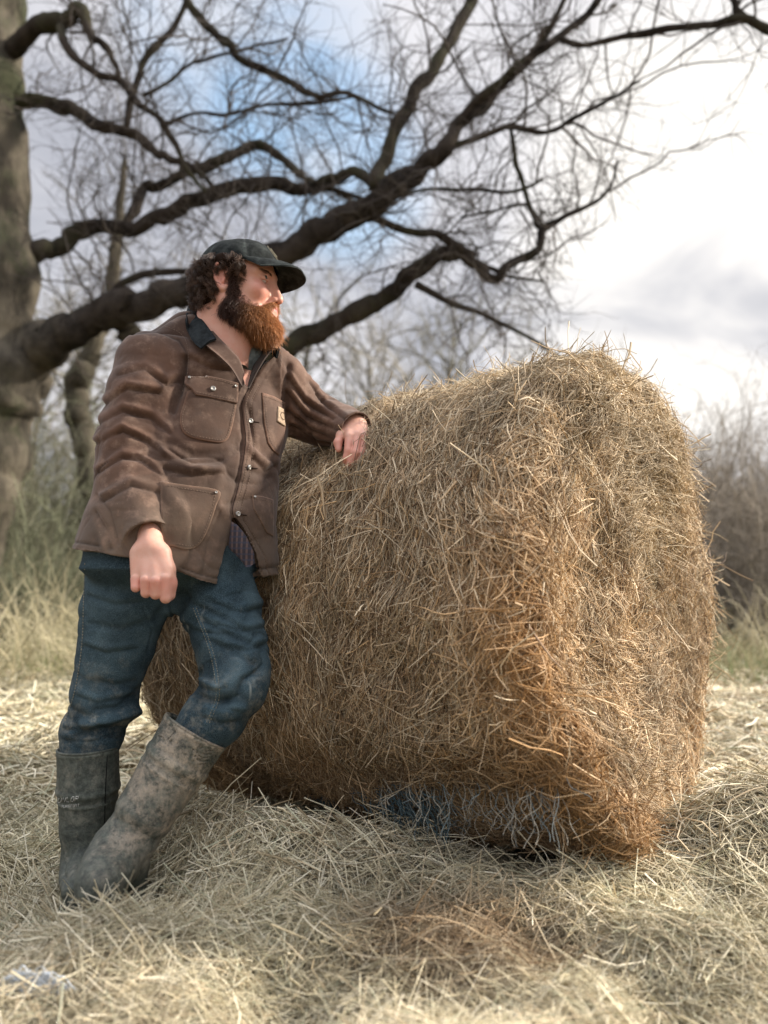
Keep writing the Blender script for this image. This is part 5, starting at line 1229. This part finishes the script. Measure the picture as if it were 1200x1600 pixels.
bare_tree(150, 9.0, 330, 260, 40, (.10, .088, .066), 'thick-stemmed bare tree just behind the oak, between its trunk and the man', lean=.10, trunk=1.5, group=None, path=[(158, 990, 27, 9), (156, 860, 24, 9), (150, 760, 22, 9), (138, 700, 20, 9), (124, 642, 19, 9), (122, 595, 18, 9), (140, 552, 16, 9), (163, 505, 14, 9), (176, 450, 12, 9), (180, 390, 10, 9), (188, 320, 7, 9), (196, 250, 4, 9)])
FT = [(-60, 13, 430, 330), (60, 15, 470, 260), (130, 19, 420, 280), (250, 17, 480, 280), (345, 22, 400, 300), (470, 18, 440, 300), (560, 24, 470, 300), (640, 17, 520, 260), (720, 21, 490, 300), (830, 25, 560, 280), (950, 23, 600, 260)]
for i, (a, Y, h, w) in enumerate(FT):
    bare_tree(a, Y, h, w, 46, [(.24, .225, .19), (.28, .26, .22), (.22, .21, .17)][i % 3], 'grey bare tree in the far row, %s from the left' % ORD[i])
def bush(px, Y, hpx, wpx, n, col, label, group, name='bush', leaf=0, leafcol=(.08, .10, .04), dy=.8):
    base = P(px, 900, Y)*np.array([1, 1, 0]); base[2] = float(ground_h(base[0], base[1])); H = (900-hpx)*Y/1200+CAMZ-base[2]; wd = wpx*Y/1200
    st = base+np.stack([rng.normal(0, wd*.28, n), rng.normal(0, dy*.5, n), np.full(n, -.03)], -1); d = np.stack([rng.normal(0, .35, n), rng.normal(0, .35, n), np.full(n, 1.)], -1)
    a = grow(st, d, rng.uniform(.45, 1.1, n)*H, 9, .13, -.02); ra = np.full(n, .006+Y*.0003)
    s, d, _ = children(a, ra, n*7, .2, 1, .6); b = grow(s, d, rng.uniform(.12, .45, len(s))*H, 6, .25, -.01); rb = np.full(len(b), .0022+Y*.00018)
    s, d, _ = children(b, rb, n*22, .1, 1, .8); c = grow(s, d, rng.uniform(.05, .2, len(s))*H, 4, .3, 0); rc = np.full(len(c), .001+Y*.00016)
    Vs = []; Fs = []; Cs = []; o_ = 0
    for q, r_ in ((a, ra), (b, rb), (c, rc)):
        V, F, C = strands(q, r_*rng.uniform(.7, 1.3, len(r_)), np.array(col)*rng.uniform(.6, 1.4, (len(q), 1)), 3, .4); Vs.append(V); Fs.append(F+o_); o_ += len(V); Cs.append(C)
    o = mesh(name, np.concatenate(Vs)-base, np.concatenate(Fs), M['fartwig'], cols=np.concatenate(Cs)); o.location = base; tag(o, label, 'bush', group)
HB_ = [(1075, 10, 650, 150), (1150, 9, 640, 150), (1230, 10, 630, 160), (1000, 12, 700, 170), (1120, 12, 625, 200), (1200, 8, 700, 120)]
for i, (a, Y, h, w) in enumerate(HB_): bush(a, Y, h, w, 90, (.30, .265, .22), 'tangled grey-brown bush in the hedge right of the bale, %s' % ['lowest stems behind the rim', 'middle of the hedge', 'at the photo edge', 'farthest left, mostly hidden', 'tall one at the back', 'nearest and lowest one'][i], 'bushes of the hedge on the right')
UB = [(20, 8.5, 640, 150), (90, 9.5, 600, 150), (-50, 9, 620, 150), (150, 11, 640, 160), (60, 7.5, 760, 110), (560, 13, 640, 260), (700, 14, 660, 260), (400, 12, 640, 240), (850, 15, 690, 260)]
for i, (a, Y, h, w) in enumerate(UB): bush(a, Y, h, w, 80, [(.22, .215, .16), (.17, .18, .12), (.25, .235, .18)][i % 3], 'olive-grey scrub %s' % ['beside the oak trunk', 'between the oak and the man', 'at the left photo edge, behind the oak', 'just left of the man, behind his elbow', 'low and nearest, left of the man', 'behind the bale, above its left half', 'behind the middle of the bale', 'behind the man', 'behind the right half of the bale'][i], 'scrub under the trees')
# far wood closing the view
n = 2600; x = rng.uniform(-60, 60, n); y = rng.uniform(34, 60, n); st = np.stack([x, y, 0*x], -1); a = grow(st, np.stack([rng.normal(0, .1, n), rng.normal(0, .1, n), np.ones(n)], -1), rng.uniform(3, 7.5, n), 6, .08, 0)
s, d, _ = children(a, np.ones(n), 16000, .15, 1, .7); b = grow(s, d, rng.uniform(.8, 2.2, len(s)), 4, .2, 0)
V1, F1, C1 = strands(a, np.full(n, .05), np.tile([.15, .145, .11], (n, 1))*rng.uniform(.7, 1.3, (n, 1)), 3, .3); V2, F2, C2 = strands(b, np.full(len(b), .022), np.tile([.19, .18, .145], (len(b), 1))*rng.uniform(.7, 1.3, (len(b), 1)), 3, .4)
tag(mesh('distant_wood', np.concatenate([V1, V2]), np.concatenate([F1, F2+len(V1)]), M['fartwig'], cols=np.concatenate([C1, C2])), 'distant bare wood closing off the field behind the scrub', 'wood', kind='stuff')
# rough grass beyond the hay
def blades(n, xr, yr, lo, hi, wid, cols, lean=.5, sel=None):
    x = rng.uniform(*xr, n); y = rng.uniform(*yr, n); k = np.abs(x) < y*.62+.6
    if sel is not None: k &= sel(x, y)
    x = x[k]; y = y[k]; n = len(x); st = np.stack([x, y, ground_h(x, y)-.02], -1)
    p_ = grow(st, np.stack([rng.normal(0, lean, n), rng.normal(0, lean, n), np.ones(n)], -1), rng.uniform(lo, hi, n), 6, .16, -.12)
    c = np.array(cols)[rng.integers(0, len(cols), n)]*rng.uniform(.7, 1.25, (n, 1)); pn = vnoise(np.stack([x, y, 0*x], -1)*.9, 170)[:, None]; c = c*(1+.25*pn)
    return p_, wid*rng.uniform(.6, 1.4, n), c
S = [blades(26000, (-5, 6), (4.6, 9), .12, .38, .0035, [(.12, .16, .06), (.16, .19, .08), (.34, .30, .17), (.42, .37, .23), (.22, .23, .11)], sel=lambda x, y: y > 5.0+.8*vnoise(np.stack([x*1.3, 0*x, 0*x], -1), 5)),
     blades(16000, (-12, 12), (8, 18), .2, .5, .008, [(.12, .15, .06), (.17, .18, .09), (.30, .27, .16)]),
     blades(700, (-3.6, -1.4), (4.8, 7.5), .5, 1.25, .004, [(.50, .45, .30), (.42, .38, .24)], lean=.6), blades(500, (2.4, 4.6), (4.8, 7.5), .4, 1.0, .004, [(.50, .45, .30), (.42, .36, .22)], lean=.6)]
V, F, C = strands(np.concatenate([s[0] for s in S]), np.concatenate([s[1] for s in S]), np.concatenate([s[2] for s in S]), 3, .2)
tag(mesh('rough_grass', V, F, M['straw'], cols=C), 'rough green grass and pale dead stalks growing beyond the hay', 'grass', kind='stuff')
# fallen branch at the edge of the hay, left
q = catmull([P(-60, 1092, 4.75), P(-10, 1094, 4.75), P(30, 1098, 4.7), P(80, 1100, 4.65), P(130, 1103, 4.6), P(190, 1098, 4.6)], 6)+np.array([0, 0, .02]); q[:, 2] += .008*vnoise(q*5, 8)
parts = [tube(q, np.linspace(.024, .012, len(q)), 9), tube([q[14], q[14]+[-.08, -.05, .06], q[14]+[-.2, -.08, .10]], [.008, .006, .003], 6), tube([q[22], q[22]+[.06, .03, .05], q[22]+[.12, .04, .12]], [.007, .005, .003], 6)]
V, F = join(parts); tag(mesh('fallen_branch', V, F, M['bark']), 'dark fallen branch lying along the far edge of the hay, left of the man', 'branch')

# ------------------------------------------------------------------ netting
M['net'] = tinted('net_twine', .6, .3)
def net_threads(nth, px0, px1, top, bot, Y, col):
    out_ = []; cc_ = []
    for i in range(nth):
        a = px0+(px1-px0)*(i+rng.uniform(-.3, .3))/nth; K = 12; s = np.linspace(0, 1, K)
        y0 = np.interp(a, *top)+rng.normal(0, 4); y1 = y0+rng.uniform(*bot)
        xx = a+14*np.sin(s*math.pi)*rng.uniform(.1, .9)*rng.choice([-1, 1, 1])+s*rng.normal(6, 14); yy = y0+(y1-y0)*s-10*np.sin(s*math.pi)*(s < .3)
        out_.append([P(xx[k], yy[k], Y+(.02 if k == 0 else 0)-.05*math.sin(min(s[k]*4, 1.57))+.05*s[k]+.012*math.sin(k*1.3+i)) for k in range(K)]); cc_.append(np.array(col)*rng.uniform(.6, 1.25))
    return np.array(out_), cc_
net = empty('torn_bale_net', tuple(P(680, 1300, 1.55)*[1, 1, 0])); tag(net, 'torn blue-grey bale net hanging in loops under the near bottom edge of the bale', 'net')
def bs(px, py):
    h = BALE_BVH.ray_cast(CAM, Vector(ray(px, py)).normalized())
    return float(h[0].y) if h[0] is not None else 1.75
TOPX = [470, 520, 560, 600, 640, 700, 760, 820, 880, 930]; TOPY = [1240, 1236, 1232, 1228, 1224, 1230, 1236, 1236, 1226, 1222]
TH = []; TC = []
for i in range(64):
    a = 590+(868-590)*(i+rng.uniform(-.35, .35))/64; K = 14; s = np.linspace(0, 1, K); y0 = np.interp(a, TOPX, TOPY)+rng.normal(0, 5); ln = rng.uniform(25, 100); Y0 = bs(a, y0)
    xx = a+rng.uniform(4, 18)*np.sin(s*math.pi*.9)*(1 if i % 5 else -1)+s*rng.normal(6, 26)+4*np.sin(s*9+i*1.7); yy = y0+ln*s-9*np.sin(np.clip(s*3, 0, 1)*math.pi); Yl = Y0-.035-.060*np.sin(np.clip(s*2.2, 0, 1)*1.57)-.05*s
    TH.append([P(xx[k], yy[k], Yl[k]+.006*math.sin(k*1.1+i)) for k in range(K)]); TC.append(np.array([.36, .34, .28])*rng.uniform(.4, 1.3) if i % 3 else np.array([.18, .23, .24])*rng.uniform(.5, 1.2))
for i in range(260):
    a = 478+200*rng.uniform(0, 1)**1.3; K = 14; s = np.linspace(0, 1, K); y0 = np.interp(a, TOPX, TOPY)+rng.uniform(0, 30)*(a-470)/150; Y0 = bs(a, y0)
    xx = a+s*rng.uniform(15, 60)+6*np.sin(s*7+i); yy = y0+s*rng.uniform(8, 55)*(.4+(a-470)/150)+3*np.sin(s*9+i*2); Yl = Y0-.06-.035*np.sin(s*3.1)*rng.uniform(.2, 1.2)-.03*s
    TH.append([P(xx[k], yy[k], Yl[k]) for k in range(K)]); TC.append(np.array([.05, .082, .095])*rng.uniform(.4, 2.2))
for i in range(26):                                                       # cross links and long loose tails
    a = rng.uniform(600, 860); K = 14; s = np.linspace(0, 1, K); y0 = rng.uniform(1240, 1300); Y0 = bs(a, 1250)-.07
    xx = a+s*rng.uniform(30, 90); yy = y0+5*np.sin(s*16+i)+s*rng.normal(0, 14)
    TH.append([P(xx[k], yy[k], Y0+.008*math.sin(k*2+i)) for k in range(K)]); TC.append(np.array([.40, .43, .42])*rng.uniform(.5, 1.1))
for i in range(3):
    a = rng.uniform(800, 890); K = 14; s = np.linspace(0, 1, K); Y0 = bs(a, 1235)-.05
    TH.append([P(a-3+5*math.sin(s[k]*6+i), 1225+150*s[k]*(.6+.06*i), Y0-.05*min(1, s[k]*4)-.03*s[k]) for k in range(K)]); TC.append(np.array([.28, .31, .30])*rng.uniform(.6, 1.1))
V, F, C = strands(np.array(TH), rng.uniform(.0005, .0010, len(TH)), np.array(TC), 4, .9); o = mesh('threads', V, F, M['net'], net, cols=C); o['kind'] = 'stuff'
TH = []; TC = []
for i in range(70):
    a = rng.uniform(-20, 60); b = rng.uniform(1565, 1610); K = 12; s = np.linspace(0, 1, K); dx = rng.uniform(20, 70); dy = rng.uniform(-55, 0)*rng.choice([1, 1, -.3])
    q0 = [P(a+dx*s[k], b+dy*s[k]+3*math.sin(k+i), 1.235+rng.uniform(-.002, .002)) for k in range(K)]
    for q_ in q0: q_[2] = float(ground_h(q_[0], q_[1]))+.04+rng.uniform(0, .002)
    q0 = np.array(q0); q0[:, 2] += .03*np.sin(s*math.pi)*rng.uniform(.1, 1)+rng.uniform(0, .02); TH.append(q0); TC.append(np.array([.62, .68, .74])*rng.uniform(.6, 1.1))
V, F, C = strands(np.array(TH), rng.uniform(.0008, .0013, len(TH)), np.array(TC), 4, .9)
tag(mesh('net_scrap', V, F, M['net'], cols=C), 'pale blue-white scrap of torn net in the hay at the bottom left corner', 'net')
